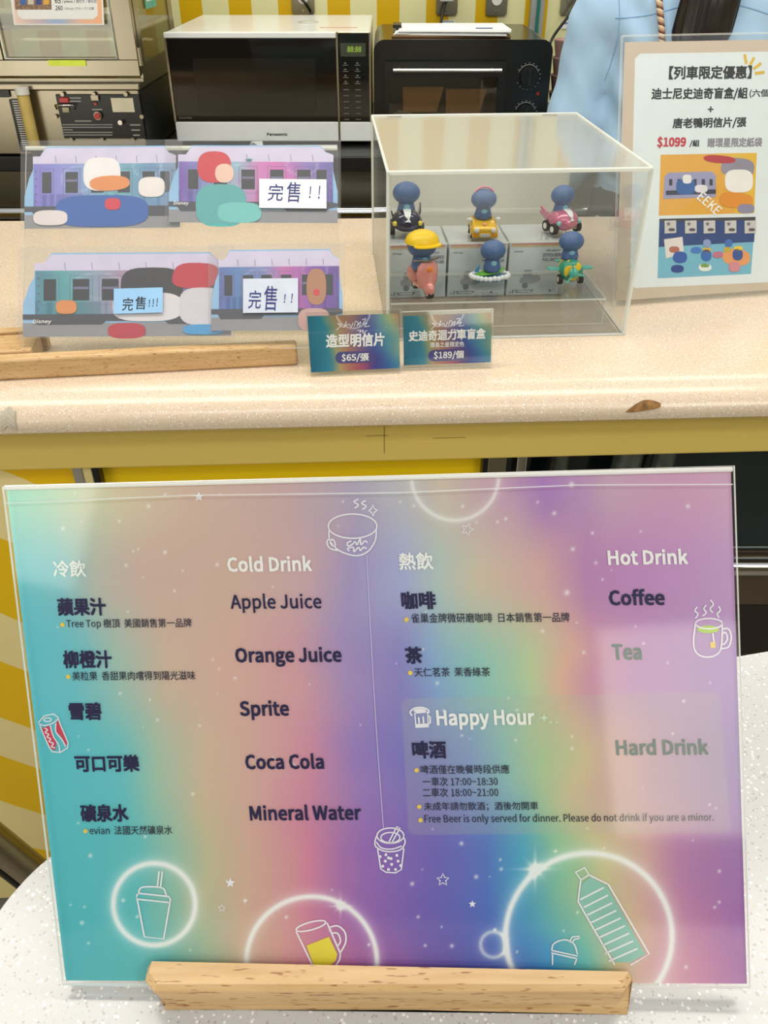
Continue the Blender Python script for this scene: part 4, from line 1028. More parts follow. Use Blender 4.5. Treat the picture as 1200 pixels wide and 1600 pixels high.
def peg(t, x, y, z, h=0.030, r=0.0115, band=True):
    """a plain turned peg figure: smooth body and round head, no features"""
    h *= .96; r *= 1.14; g = empty('peg_figure'); g.parent = t; g.location = (x, y, z)
    MB().lathe([(0, 0), (r * .75, 0), (r * .8, h * .12), (r * .62, h * .42), (r * .38, h * .52), (0, h * .53)], n=20).build('peg_body', PB, g)
    MB().ell((0, 0, h * .74), (r * 1.15, r, r * .88), 20, 12).build('peg_head', PB, g)
    if band: MB().ell((0, -r * .34, h * .30), (r * .40, r * .40, h * .17), 14, 8).build('front_patch', PBL, g)
    return g


def toy(name, label, px, py, zl, yaw, sc=1.0):
    p = onz(px, py, CT + zl); t = thing(name, label, 'toy', (p.x, p.y, CT + zl + .0002), radians(yaw), group='pull-back toys in the display case'); t.scale = (sc, sc, sc); return t


# front of each toy faces -y; x right, origin on the ground under its nose
NAVY = mat('toy_navy', '#16183a', 0.15, 0.2, 0.05, coat=0.6); TW = mat('toy_white', '#dfe3e6', 0.3)
t = toy('racer_toy', 'dark navy toy racer with white stripe and tail fins, upper left', 637, 371, z3, 4, 1.18)
def racer(t, body, Lb=0.034, wid=0.0170, tall=0.0140, stripe=TW, lamps=None, fincol=None):
    rings = []
    for k, (y, s) in enumerate(((-.001, .25), (0.0015, .62), (0.006, .88), (0.013, 1), (0.022, .95), (0.030, .72), (0.034, .45))):
        rings.append([Vector((wid * s * cos(a), y, 0.0125 + tall * s * sin(a) * (1 if sin(a) > 0 else .7))) for a in [2 * pi * i / 22 for i in range(22)]])
    MB().loft(rings).build('racer_body', body, t)
    vs = []; n = 10
    for k, (y, s) in enumerate(((-.001, .25), (0.0015, .62), (0.006, .88), (0.013, 1), (0.022, .95))):
        for j in range(3):
            a = radians(90 + (j - 1) * 15); vs.append((wid * s * cos(a) * 1.0 if k else (j - 1) * .0033, y - .0004, 0.0125 + tall * s * sin(a) + .0005))
    MB().add(vs, [(k * 3 + j, k * 3 + j + 1, (k + 1) * 3 + j + 1, (k + 1) * 3 + j) for k in range(4) for j in range(2)]).build('white_stripe', stripe, t)
    for s in (-1, 1):
        R = Matrix.Rotation(radians(-20 * s), 3, 'Y')
        MB().poly([(0, 0), (.012, .001), (.017, .015), (.003, .010)], -.0008, .0008).build('tail_fin', fincol or body, t, .0004)
        f = LAST[0]; f.matrix_local = Matrix(((0, 0, s, s * .0135), (1, 0, 0, .022), (0, 1, 0, .012), (0, 0, 0, 1))) @ Matrix.Rotation(radians(15), 4, 'X')
    MB().cyl((0, .032, .0125), (0, .040, .0125), .004, .0055, n=14).build('exhaust', STEELD, t)
    for s in (-1, 1):
        MB().ell((s * wid * .80, .0042, .0135), (.0028, .0022, .0028), 12, 8).build('head_lamp', lamps, t)
        wheel(t, s * (wid - .001), .010, .0062, .0062, .005); wheel(t, s * (wid - .002), .026, .0062, .0062, .005)
    MB().cyl((-.002, .020, .0225), (.002, .020, .0225), .0001, n=6).build('seam', body, t)
racer(t, NAVY, lamps=mat('toy_lemon', '#e5d13a', .3)); peg(t, 0, .022, .0185, .032, .0115)

t = toy('open_car_toy', 'yellow open-top toy car with white round headlights, upper middle', 757, 375, z3, 3)
YC = mat('toy_yellow', '#dcae1c', 0.22, 0.1, 0.04, coat=0.5)
mb = MB(); rings = []
for y, wl, zt, zb in ((0, .0150, .0125, .004), (.0015, .0158, .0150, .003), (.012, .0162, .0185, .003), (.016, .0165, .0205, .003), (.034, .0165, .0215, .003), (.038, .0155, .018, .004)):
    rings.append([Vector((p[0], y, p[1])) for p in rrect(-wl, zb, wl, zt, .0042, 4)])
mb.loft(rings); mb.build('car_body', YC, t)
MB().poly(rrect(-.0115, .018, .0115, .034, .003), .0205, .0222).build('seat_well', mat('toy_seat', '#9b7c20', .4), t)
MB().poly(rrect(-.0165, -.0016, .0165, .001, .001), .0035, .0075).build('bumper', mat('toy_gold', '#c99a1c', .25), t, .0006)
mb = MB(); mb.poly(rrect(-.0066, .0040, .0066, .0076, .0015), 0, .0006).build('grille', TW, t); LAST[0].matrix_local = Matrix(((1, 0, 0, 0), (0, 0, -1, -.0017), (0, 1, 0, .0004), (0, 0, 0, 1)))
for k in range(6): MB().box((-.0052 + .002 * k, -.0027, .0050), (-.0048 + .002 * k, -.0023, .0074)).build('grille_bar', BLACK, t)
for s in (-1, 1):
    MB().ell((s * .0108, -.0008, .0120), (.0036, .002, .0036), 16, 8).build('headlight', HUB, t)
    MB().ell((s * .0115, -.0014, .0062), (.0018, .001, .0016), 12, 6).build('indicator', mat('toy_orange', '#e27a1f', .3), t)
    MB().ell((s * .0182, .015, .0215), (.0036, .0018, .0026), 14, 8).build('wing_mirror', TW, t)
    MB().ell((s * .0150, .009, .0085), (.0028, .0075, .0068), 16, 8).build('front_wing', YC, t)
    wheel(t, s * .0150, .009, .0055, .0055, .004); wheel(t, s * .0150, .030, .0055, .0055, .004)
MB().slab((-.0115, .0152, .019), (.0115, .0160, .0262), 1).build('windscreen', [ACR, EDGE], t)
MB().poly(star5(0, 0, .0034, .6), 0, .0004).build('hood_emblem', mat('toy_peach', '#e9a484', .4), t); LAST[0].matrix_local = Matrix.Translation((0, .007, .0178)) @ Matrix.Rotation(radians(16), 4, 'X')
g = peg(t, 0, .0245, .0205, .033, .0125)
MB().tube([(.0125 * cos(a), 0, .0285 + .0100 * sin(a)) for a in [radians(20 + 14 * i) for i in range(11)]], .0013, 8).build('headband', mat('toy_pink', '#e08ca8', .3), g)

PK = mat('toy_rose', '#c4708e', 0.18, 0.2, 0.04, coat=0.6)
t = toy('racer_toy', 'metallic rose toy racer with white stripe and rear rockets, upper right', 890, 368, z3, 24, 1.12)
racer(t, PK, lamps=mat('toy_mint', '#7fc4c0', .3)); peg(t, 0, .022, .0185, .030, .0110)
MB().cyl((-.008, .034, .013), (-.011, .046, .018), .0045, .0025, n=14).build('rocket', PK, t)

t = toy('scooter_toy', 'pink toy scooter with orange headlight and capped rider, lower left', 672, 468, z2, 22, 1.22)
SP = mat('toy_salmon', '#d98d86', 0.25, 0.1, 0.04, coat=0.5)
rings = []
for z, wd, d in ((.010, .0080, .0035), (.016, .0105, .0040), (.024, .0115, .0038), (.031, .0105, .0034), (.0345, .0070, .0025)):
    rings.append([Vector((wd * cos(a), .008 + (d * sin(a)) + (.003 * (1 - abs(cos(a)))) * (-1), z)) for a in [2 * pi * i / 20 for i in range(20)]])
MB().loft(rings).build('leg_shield', SP, t)
MB().poly(rrect(-.0075, .009, .0075, .028, .003), .0085, .0115).build('footboard', SP, t, .0008)
MB().ell((0, .033, .0155), (.0100, .0130, .0100), 20, 12).build('rear_body', SP, t)
MB().ell((0, .030, .0245), (.0072, .0105, .0030), 18, 8).build('saddle', mat('toy_saddle', '#b0665e', .4), t)
MB().ell((0, .0042, .0290), (.0048, .0022, .0048), 18, 8).build('headlight_ring', TW, t); MB().ell((0, .0028, .0290), (.0034, .0018, .0034), 16, 8).build('headlight', MATS['toy_orange'], t)
MB().ell((0, .0035, .0098), (.0052, .0085, .0072), 18, 10).build('front_mudguard', SP, t)
wheel(t, 0, .0025, .0058, .0058, .0052); wheel(t, 0, .034, .0058, .0058, .0052)
MB().tube([(-.0125, .013, .0355), (-.006, .009, .0365), (0, .0085, .0352), (.006, .009, .0365), (.0125, .013, .0355)], .0011, 8).build('handlebar', STEELD, t)
g = peg(t, 0, .0225, .024, .032, .0115)
MB().ell((0, 0, .0262), (.0172, .0158, .0115), 20, 8, v0=.5).build('cap', mat('toy_cap', '#f0c81c', .3), g); MB().poly(blob(0, -.013, .014, .008, 0, 2.2), .0255, .0268).build('cap_peak', MATS['toy_cap'], g, .0004)

t = toy('surfboard_toy', 'green toy surfboard on white foaming wave, lower middle', 770, 446, z2, 8, 0.98)
MB().ell((0, .018, .0035), (.0245, .0145, .0034), 26, 8).build('wave_base', mat('toy_sea', '#2f84b8', .3), t)
mb = MB()
for i in range(26):
    a = 2 * pi * i / 26; r = 1 + .06 * random.random(); mb.ell((.0235 * cos(a) * r, .018 + .0140 * sin(a) * r, .0062 + .0012 * random.random()), (.0036, .0034, .0034), 10, 6)
f = mb.build('foam', TW, t)
MB().ell((0, .018, .0115), (.0195, .0095, .0022), 26, 8, R=Matrix.Rotation(radians(-10), 3, 'Y')).build('board', mat('toy_green', '#5fae2c', .3), t)
MB().ell((0, .018, .0138), (.012, .0010, .0004), 16, 6, R=Matrix.Rotation(radians(-10), 3, 'Y')).build('board_line', mat('toy_lime', '#bfe06a', .4), t)
MB().poly([(0, 0), (.006, 0), (.007, .010)], -.0006, .0006).build('board_fin', MATS['toy_sea'], t); LAST[0].matrix_local = Matrix(((1, 0, 0, -.021), (0, 0, 1, .018), (0, 1, 0, .012), (0, 0, 0, 1)))
peg(t, 0.002, .018, .0135, .036, .0125)

t = toy('aeroplane_toy', 'green and yellow toy aeroplane with teal nose cone, lower right', 893, 447, z2, 6, 1.0)
m = mat('toy_camouflage', '#2f9478', 0.3); nt = m.node_tree; rp = [n for n in nt.nodes if n.type == 'VALTORGB'][0]; nz = [n for n in nt.nodes if n.type == 'TEX_NOISE'][0]
nz.inputs['Scale'].default_value = 95; nz.inputs['Detail'].default_value = .5; rp.color_ramp.interpolation = 'CONSTANT'; rp.color_ramp.elements[1].position = .52; rp.color_ramp.elements[1].color = lin('#dcb92c') + [1]
rings = [[Vector((.0145 * s * cos(a), y, .0165 + .0135 * s * sin(a))) for a in [2 * pi * i / 24 for i in range(24)]] for y, s in ((0, .35), (.001, .68), (.004, .92), (.011, 1), (.024, .90), (.036, .55), (.043, .25))]
MB().loft(rings).build('fuselage', m, t)
TEAL = mat('toy_teal', '#4fb3a4', .25, .1, coat=.4)
MB().ell((0, -.0015, .0165), (.0062, .0045, .0062), 20, 10).build('nose_cone', TEAL, t)
MB().poly(rrect(-.0285, .010, .0285, .020, .003), .0170, .0186).build('wing', TEAL, t, .0005)
MB().poly(rrect(-.012, .038, .012, .044, .002), .0180, .0192).build('tailplane', TEAL, t, .0004)
MB().box((-.0007, .037, .018), (.0007, .044, .029)).build('tail_fin', TEAL, t, .0003)
for a in (100, 220, 340):
    R = Matrix.Rotation(radians(a), 3, 'Y'); MB().box((-.0012, -.0055, .004), (.0012, -.0048, .0135), R=R, o=(0, 0, .0165)).build('propeller_blade', TEAL, t, .0002)
for s in (-1, 1):
    MB().tube([(s * .006, .010, .008), (s * .0125, .009, .0062)], .0013, 8).build('wheel_strut', STEELD, t); wheel(t, s * .0130, .009, .0060, .0060, .0050)
MB().ell((0, .022, .0285), (.0085, .0095, .0030), 18, 8).build('cockpit_rim', mat('toy_rust', '#c07a30', .4), t)
peg(t, 0, .022, .0275, .030, .0120)

# ================================================================== BACK COUNTER APPLIANCES
# --- microwave
MY = 1.90
a = ony(277, 219, MY); b = ony(579, 217, MY); tt = ony(400, 51, MY)
mw = thing('microwave', 'white microwave with black glass door on the back counter', 'microwave', (a.x, MY, BCT), 0)
mW = b.x - a.x; mW = 0.412; mH = tt.z - BCT; mD = 0.42
MB().box((0, 0.018, 0.008), (mW, mD, mH)).build('casing', mat('microwave_white', '#d9dcd8', 0.22, 0, 0.02), mw, 0.004, 3)
xs_ = mW * 0.838; band = 0.047
MB().box((0, 0, 0.009), (xs_ - .001, 0.0175, band)).build('door_rail', WHITE, mw, 0.002)
MB().box((xs_ + .001, 0, 0.009), (mW, 0.0175, band)).build('panel_rail', WHITE, mw, 0.002)
d = MB().box((0.004, 0.001, band + .0005), (xs_ - .003, 0.0175, mH - .010)).build('door', BLACKG, mw, 0.001)
MB().poly(rrect(.052, band + .018, xs_ - .045, mH - .045, .006), 0, .0006).build('door_window', mat('tinted_window', '#1d1a15', 0.08), d); LAST[0].matrix_local = Matrix(((1, 0, 0, 0), (0, 0, -1, .0009), (0, 1, 0, 0), (0, 0, 0, 1)))
MB().box((0, 0, mH - .0095), (xs_ - .001, .0175, mH)).build('top_trim', WHITE, mw, .001); MB().box((-.0005, -.0005, band), (.0038, .0175, mH - .0096)).build('side_trim', STEEL, mw)
MB().box((xs_ - .0025, -.0008, .009), (xs_ + .0012, .0175, mH)).build('centre_trim', STEEL, mw); MB().box((mW - .003, -.0005, band), (mW, .0175, mH - .0005)).build('side_trim', STEEL, mw)
cp = MB().box((xs_ + .002, 0.001, band + .0005), (mW - .0032, 0.0175, mH - .001)).build('control_panel', BLACKG, mw)
Mf = Matrix(((1, 0, 0, 0), (0, 0, -1, .0006), (0, 1, 0, 0), (0, 0, 0, 1)))
Ff = empty('panel_print'); Ff.parent = mw; Ff.matrix_local = Mf
xa = xs_ + .010; wa = mW - xs_ - .022
MB().box((xa - .004, mH - .042, 0), (xa + wa + .002, mH - .018, .0004)).build('display_window', mat('lcd', '#3c4234', 0.25), Ff)
text_on(Ff, '88:88', (xa + .010, mH - .034), (wa * .62, 0), (0, .010), mat('lcd_green', '#8aa83a', .4, emit='#93b93f', es=.25), .01, .1, .0006)
mb = MB()
for r in range(11):
    for c in range(2):
        x = xa + c * wa * .55; z = mH - .058 - r * .0112
        mb.box((x, z, 0), (x + .011, z + .0012, .0003)); 
        if r < 4: mb.box((x + .003, z + .003, 0), (x + .007, z + .0055, .0003))
mb.build('button_print', mat('faint_print', '#6f716c', .5), Ff)
text_on(Ff, 'Panasonic', (mW * .465, .0205), (.043, 0), (0, .0055), mat('logo_ink', '#3a3d40', .4), .025, 0, .0011)
text_on(Ff, 'Inverter', (.010, band + .006), (.028, 0), (0, .004), MATS['faint_print'], .01, .2, .0004)
MB().box((mW * .74, .10, mH + .0002), (mW * .93, .106, mH + .0006)).build('warning_sticker', mat('sticker_red', '#cf8a6e', .5), mw)
MB().lathe([(0, 0), (.022, 0), (.022, .002), (0, .002)], (mW * .66, .22, mH)).build('round_mark', mat('mark_grey', '#b9bcae', .4), mw)
MB().box((.03, .05, 0.0002), (.06, .08, .0085)).box((mW - .06, .05, .0002), (mW - .03, .08, .0085)).box((.03, mD - .08, .0002), (.06, mD - .05, .0085)).box((mW - .06, mD - .08, .0002), (mW - .03, mD - .05, .0085)).build('feet', BLACK, mw)
# crumpled wrapper in front of it
q = ony(400, 219, 1.86); mb = MB(); random.seed(3)
vs = [(random.uniform(-.016, .020), random.uniform(-.008, .008), random.uniform(.002, .022)) for _ in range(16)]
bmx = bmesh.new(); [bmx.verts.new(v) for v in vs]; bmesh.ops.convex_hull(bmx, input=bmx.verts); me = bpy.data.meshes.new('plastic_wrapper'); bmx.to_mesh(me); bmx.free()
me.materials.append(mat('wrapper', '#c3c8c6', .3)); o = link('plastic_wrapper', me); o.location = (q.x, 1.86, BCT); zmin = min(v.co.z for v in me.vertices); o.location.z = BCT - zmin + .0003
tag(o, 'small crumpled clear wrapper lying in front of the microwave', 'wrapper')

# --- toaster oven
OY = 1.93; a = ony(584, 222, OY); b = ony(868, 222, OY); zt = ony(600, 62, OY).z
ow = b.x - a.x; ow = 0.366
ov = thing('toaster_oven', 'black toaster oven with steel handle and two dials', 'oven', (ony(584, 130, OY).x, OY, BCT), 0); oH = zt - BCT; oD = 0.34
outl = [(0, .012), (ow, .012)] + [(ow - .0 + 0 * k, oH * .9) for k in (0,)] + arc(ow - .022, oH - .022, .022, .022, 0, 90, 6) + arc(.022, oH - .022, .022, .022, 90, 180, 6)
body = MB().poly(outl, 0.0, oD); 
bo = body.build('casing', [mat('oven_black', '#161715', .22, .1)], ov, .004, 3)
bo.matrix_local = Matrix(((1, 0, 0, 0), (0, 0, 1, 0), (0, 1, 0, 0), (0, 0, 0, 1)))
# cavity front is modelled as frame + glass in front of an inner box
dw = ow * .745
mb = MB()
fx0, fx1, fz0, fz1 = .022, dw, .030, oH - .038
dr_ = empty('door'); dr_.parent = ov
for lo, hi in (((fx0, -.014, fz0), (fx0 + .010, -.002, fz1)), ((fx1 - .016, -.014, fz0), (fx1, -.002, fz1)), ((fx0 + .010, -.014, fz1 - .028), (fx1 - .016, -.002, fz1)), ((fx0 + .010, -.014, fz0), (fx1 - .016, -.002, fz0 + .014))):
    mb.box(lo, hi)
mb.build('door_frame', BLACK, dr_)
MB().slab((fx0 + .010, -.012, fz0 + .014), (fx1 - .016, -.009, fz1 - .028), 1).build('door_glass', [clear_mat('smoked_glass', (.66, .64, .58), .04), EDGE], dr_)
hz_ = fz1 - .014
MB().cyl((fx0 + .018, -.032, hz_), (fx1 - .012, -.032, hz_), .0042, n=14).build('handle', CHROME, dr_)
for x in (fx0 + .03, fx1 - .03): MB().cyl((x, -.032, hz_), (x, -.012, hz_), .003, n=10).build('handle_post', STEEL, dr_)
for k, z in enumerate((oH * .66, oH * .30)):
    dl = MB().cyl((ow * .875, -.016, z), (ow * .875, -.0005, z), .017, .019, n=28).build('dial', BLACK, ov, .001)
    MB().box((ow * .875 - .0025, -.020, z - .015), (ow * .875 + .0025, -.0162, z + .015), R=None).build('dial_grip', mat('dial_black', '#242422', .3), dl)
    mb = MB()
    for j in range(16):
        an = radians(-60 + 300 * j / 15); x = ow * .875 + .0245 * sin(an); zz = z + .0245 * cos(an); mb.box((x - .0012, -.0012, zz - .0006), (x + .0012, -.0006, zz + .0006))
    mb.tube([(ow * .875 + .0215 * cos(radians(d_)), -.001, z + .0215 * sin(radians(d_))) for d_ in range(20, 165, 10)], .0006, 6)
    mb.build('dial_scale', mat('scale_grey', '#a5a5a0', .4), ov)
MB().box((ow * .93, -.003, oH * .48), (ow * .945, -.0006, oH * .51)).build('pilot_lamp', mat('pilot_red', '#a32424', .3), ov)
MB().box((.02, .02, .0002), (.05, .05, .0125)).box((ow - .05, .02, .0002), (ow - .02, .05, .0125)).box((.02, oD - .05, .0002), (.05, oD - .02, .0125)).box((ow - .05, oD - .05, .0002), (ow - .02, oD - .02, .0125)).build('feet', BLACK, ov)
# paper trays and folded towel show behind the glass (they stand just inside the door, proud of the casing)
def tray(x0, x1, z0, z1, label):
    t = thing('paper_tray', label, 'tray', (ov.location.x, OY, BCT), 0, group='brown paper trays in the oven')
    MB().add([(x0, -.0015, z0), (x1 - .014, -.0015, z0), (x1, -.0015, z1), (x0 - .002, -.0015, z1), (x0, -.006, z0), (x1 - .014, -.006, z0), (x1, -.0082, z1), (x0 - .002, -.0082, z1)],
             [(3, 2, 1, 0), (4, 5, 6, 7), (0, 1, 5, 4), (1, 2, 6, 5), (2, 3, 7, 6), (3, 0, 4, 7)]).build('tray_wall', mat('kraft', '#c08e5a', .7, 0, .1), t)
    return t
tray(.062, .146, .062, .110, 'brown paper tray behind the oven glass, left of two')
tray(.152, .236, .058, .106, 'brown paper tray behind the oven glass, right of two')
mb = MB()
for k, z in enumerate((.048, .054, .060)):
    mb.tube([(.034 + .008 * k + j * .018, -.0048, z + .004 * sin(j * .9 + k) - .0012 * j * (k == 2)) for j in range(11)], .0031, 8)
tw = mb.build('folded_towel', mat('grey_towel', '#8c8c84', .9, 0, .15, 60, .4)); tw.location = (ov.location.x, OY, BCT); tag(tw, 'folded grey towel behind the oven glass', 'towel')

# --- clipboard with papers on top of the oven
ctop = BCT + oH
cb = thing('clipboard', 'brown clipboard holding loose white papers on the toaster oven', 'clipboard', (ony(612, 52, 1.96).x, 1.965, ctop + .0003), radians(-1))
MB().box((0, 0, 0), (.245, .16, .004)).build('board', mat('hardboard', '#7a5a34', .6), cb, .001)
for k in range(5):
    R = Matrix.Rotation(radians((-4, 1, 3, -1, 2)[k]), 3, 'Z')
    o = MB().box((0, 0, 0), (.232, .150, .0016), R=R, o=(.004 + .003 * k, .006 - .004 * (k % 2), .0042 + k * .0019)).build('sheet', PAPER, cb)
MB().box((.002, .04, .0138), (.02, .10, .020)).build('clip', BLACK, cb, .001)
MB().box((.175, .03, .0142), (.21, .045, .0148)).build('printed_block', mat('blue_print', '#7080b0', .6), cb)

# --- stacked cups right of the oven
q = ony(882, 105, 2.05); st = thing('cup_stack', 'stack of dusty pink cups between the oven and the person', 'cups', (q.x + .004, 2.06, BCT), 0)
for k in range(5):
    MB().lathe([(.022, 0), (.030, .045), (.031, .048), (.029, .048), (.0215, .003)], (0, 0, k * .034), 24).build('cup', mat('dusty_pink', '#a07f76', .5), st)

# --- steamer cabinet (two boxes) at the left
SY = 1.80
def LX(px, py): return ony(px, py, SY).x
zl1 = ony(100, 140, SY).z; zl0 = BCT; xr_ = ony(225, 200, SY).x
gen = thing('steam_generator', 'low stainless steamer base with black control panel and sight glass', 'steamer', (0, 0, 0))
MB().box((-1.25, SY, zl0 + .004), (xr_, SY + .36, zl1)).build('casing', STEEL, gen, .002)
MB().box((xr_ + .0003, SY + .004, zl0 + .004), (xr_ + .003, SY + .36, zl1 - .004)).build('side_cover', mat('dark_side', '#23282b', .35, .5), gen)
MB().box((-1.25, SY - .014, zl1 + .0005), (xr_ + .006, SY + .38, zl1 + .012)).build('top_ledge', STEEL, gen, .002)
a = ony(84, 147, SY); b = ony(224, 216, SY); c0 = ony(95, 216, SY)
pl = MB().box((a.x + .004, SY - .004, b.z), (ony(218, 147, SY).x, SY - .0005, a.z)).build('control_panel', BLACK, gen, .001)
Fp = empty('panel_details'); Fp.parent = gen; Fp.matrix_local = Matrix(((1, 0, 0, 0), (0, 0, -1, SY - .0045), (0, 1, 0, 0), (0, 0, 0, 1)))
def fp(x, y): q = ony(x, y, SY - .004); return (q.x, q.z)
def fbox(nm, x0, y0, x1, y1, m, h=.001, bev=0):
    p, q = fp(x0, y0), fp(x1, y1); return MB().box((min(p[0], q[0]), min(p[1], q[1]), 0), (max(p[0], q[0]), max(p[1], q[1]), h)).build(nm, m, Fp, bev)
fbox('red_switch', 93, 152, 109, 160, mat('switch_red', '#a8281f', .3), .006, .001); fbox('rating_plate', 173, 153, 211, 175, mat('plate_cream', '#cfc8ac', .5))
fbox('catch', 142, 148, 156, 157, STEEL, .006, .001); fbox('small_lamp', 147, 160, 152, 164, MATS['switch_red'], .003)
q = fp(154, 180); MB().cyl((q[0], q[1], 0), (q[0], q[1], .008), .0075, n=20).build('button_ring', STEEL, Fp); MB().cyl((q[0], q[1], .008), (q[0], q[1], .012), .0058, n=20).build('red_button', MATS['switch_red'], Fp, .001)
MB().tube([(*fp(89, 170), 0), (*fp(89, 163), .012), (*fp(117, 163), .012), (*fp(117, 170), 0)], .002, 8).build('guard_handle', CHROME, Fp)
fbox('rocker', 98, 168, 109, 175, mat('rocker_cream', '#c2b890', .4), .004)
MB().cyl((*fp(190, 190), 0), (*fp(190, 190), .012), .0045, n=14).build('toggle', CHROME, Fp)
mb = MB()
for y in (194, 198, 202, 206, 210):
    p, q = fp(97, y), fp(176 if y != 202 else 114, y + 1.6); mb.box((p[0], q[1], 0), (q[0], p[1], .0004))
for x0, y, x1 in ((108, 152, 127), (108, 157, 127), (144, 170, 160), (117, 188, 143), (203, 194, 220), (205, 202, 219), (208, 210, 219)):
    p, q = fp(x0, y), fp(x1, y + 2.2); mb.box((p[0], q[1], 0), (q[0], p[1], .0004))
mb.build('small_print', mat('panel_print', '#8f8f88', .5), Fp)
for x, y in ((98, 147), (147, 147), (197, 147), (87, 182), (222, 182), (112, 218), (160, 218), (208, 218)):
    q = fp(x, y); MB().cyl((q[0], q[1], 0), (q[0], q[1], .004), .004, n=12).build('screw', STEEL, Fp)
# sight tube with scale
a = ony(31, 148, SY - .03); b = ony(46, 215, SY - .03)
MB().cyl((a.x + .004, SY - .025, a.z), (a.x + .004, SY - .025, BCT + .022), .0115, n=20).build('sight_tube', mat('amber_tube', '#c0a860', .12, 0, .1), gen)
MB().cyl((a.x + .004, SY - .025, BCT + .021), (a.x + .004, SY - .025, BCT + .003), .009, n=16).build('tube_fitting', mat('brown_cap', '#3d2b22', .4), gen)
MB().cyl((a.x + .004, SY - .025, a.z), (a.x + .004, SY - .025, a.z + .012), .013, n=16).build('tube_cap', HUB, gen)
p = fp(14, 155); mb = MB().box((p[0], BCT + .01, 0), (p[0] + .028, p[1], .001), 0)
for k in range(22): mb.box((p[0] + .006, BCT + .014 + k * .0042, .001), (p[0] + (.024 if k % 5 else .027), BCT + .0158 + k * .0042, .0014), 1)
mb.build('level_scale', [BLACK, HUB], Fp)
fbox('vent_grille', -8, 130 + 8, 16, 152, BLACK)

cab = thing('steam_cabinet', 'stainless steamer cabinet with glass door and hinged frame, top left', 'steamer', (0, 0, zl1 + .0125))
zb = .006; hh = 0.40; xc0 = -1.22; xc1 = ony(222, 120, SY).x; xl0 = xc0
# hollow box: back, left, right wall with window, floor, shelf; door frame with glass
MB().slab((xc0, SY + .34, zb), (xc1, SY + .345, hh), 1).build('back_glass', [clear_mat('steamy_glass', (.84, .84, .72), .03, haze=.05, hazecol=(.5, .48, .36)), EDGE], cab)
MB().box((xc0, SY + .006, zb - .006), (xc1, SY + .345, zb)).build('cabinet_floor', STEEL, cab)
MB().box((xc0, SY + .006, zb), (xc0 + .01, SY + .34, hh)).build('side_wall', STEEL, cab)
sw = empty('right_side'); sw.parent = cab
mb = MB().box((xc1 - .005, SY + .01, zb), (xc1, SY + .04, hh)).box((xc1 - .005, SY + .30, zb), (xc1, SY + .34, hh)).box((xc1 - .005, SY + .04, zb), (xc1, SY + .30, .03))
mb.build('side_frame', STEEL, sw); SG = clear_mat('steamy_glass', (.84, .84, .72), .03, haze=.05, hazecol=(.5, .48, .36))
MB().slab((xc1 - .004, SY + .04, .03), (xc1 - .001, SY + .30, hh), 0).build('side_glass', [SG, EDGE], sw)
dz0 = .012; fwd = ony(190, 110, SY).x
glx1 = ony(188, 93, SY).x; glz = ony(100, 93, SY).z - (zl1 + .0125)
dd = empty('glass_door'); dd.parent = cab
MB().box((xc0, SY - .012, dz0), (xc1, SY + .004, glz)).build('bottom_rail', STEEL, dd, .001)
MB().box((glx1, SY - .012, glz + .0002), (xc1, SY + .004, hh)).build('hinge_stile', STEEL, dd, .001)
MB().box((xc0, SY - .012, glz + .0002), (ony(9, 93, SY).x, SY + .004, hh)).build('latch_stile', STEEL, dd, .001)
MB().slab((ony(9, 93, SY).x, SY - .006, glz), (glx1, SY - .003, hh), 1).build('door_glass', [SG, EDGE], dd)
MB().tube([(ony(12, 90, SY).x, SY - .0125, hh), (ony(12, 90, SY).x, SY - .0125, glz + .003), (glx1 - .002, SY - .0125, glz + .003), (glx1 - .002, SY - .0125, hh)], .0018, 8).build('gasket', mat('gasket_white', '#cfd0c4', .4), dd)
for z in (.03, .22): MB().cyl((xc1 + .004, SY - .008, z), (xc1 + .004, SY - .008, z + .03), .005, n=12).build('hinge', STEEL, dd)
# contents behind the glass: shelf and pale tins
sh = MB().box((xc0 + .02, SY + .03, .085), (xc1 - .02, SY + .33, .089)).build('shelf', STEELD, cab)
for x, m in ((ony(170, 70, SY + .12).x, HUB), (ony(40, 60, SY + .14).x, mat('tray_grey', '#8c9080', .4))):
    MB().lathe([(.0, 0), (.055, 0), (.065, .018), (.060, .022), (0, .022)], (x, SY + .15, .0892), 24).build('pan', m, cab)
MB().box((ony(95, 80, SY + .1).x, SY + .30, .089), (ony(130, 80, SY + .1).x, SY + .33, .30)).build('inner_panel', mat('mustard', '#a88a1a', .5), cab)
p0 = ony(75, 94, SY - .013); p1 = ony(135, 103, SY - .013)
MB().box((p0.x, SY - .0145, p1.z - zl1 - .0125), (p1.x, SY - .0123, p0.z - zl1 - .0125)).build('lime_label', mat('lime_label', '#d6e84a', .5), dd)
# notice taped to the glass door
NS = Sheet((ony(92, 38, SY - .014).x, SY - .0155, ony(92, 38, SY - .014).z), 0, 0, 0)
nt_ = thing('price_notice', 'white notice with pastel border taped on the steamer door', 'sign', M=NS.M)
K = NS.pts([(22, 39), (163, 39), (158, -60), (10, -60)]); MB().quadslab([K[0], K[1], K[2], K[3]], 0, .0004, 0, 0).build('notice_paper', PAPER, nt_)
def nf(u, v):
    c = np.stack([np.interp(u, [0, .25, .5, .75, 1], [hexa(h)[i] for h in ('#e8cdbd', '#c7b3bb', '#98b3d8', '#e3b7a0', '#efb48a')]) for i in range(3)], -1); return c
colour_grid('pastel_border', NS.pts([(16, -55), (156, -55), (160, 37), (24, 37)]), 30, 6, nf, .0006, print_mat('notice_print'), nt_)
MB().poly(NS.pts([(26, -50), (150, -50), (153, 24), (146, 30), (35, 30), (28, 24)]), .0007, .0008).build('white_panel', PAPER, nt_)
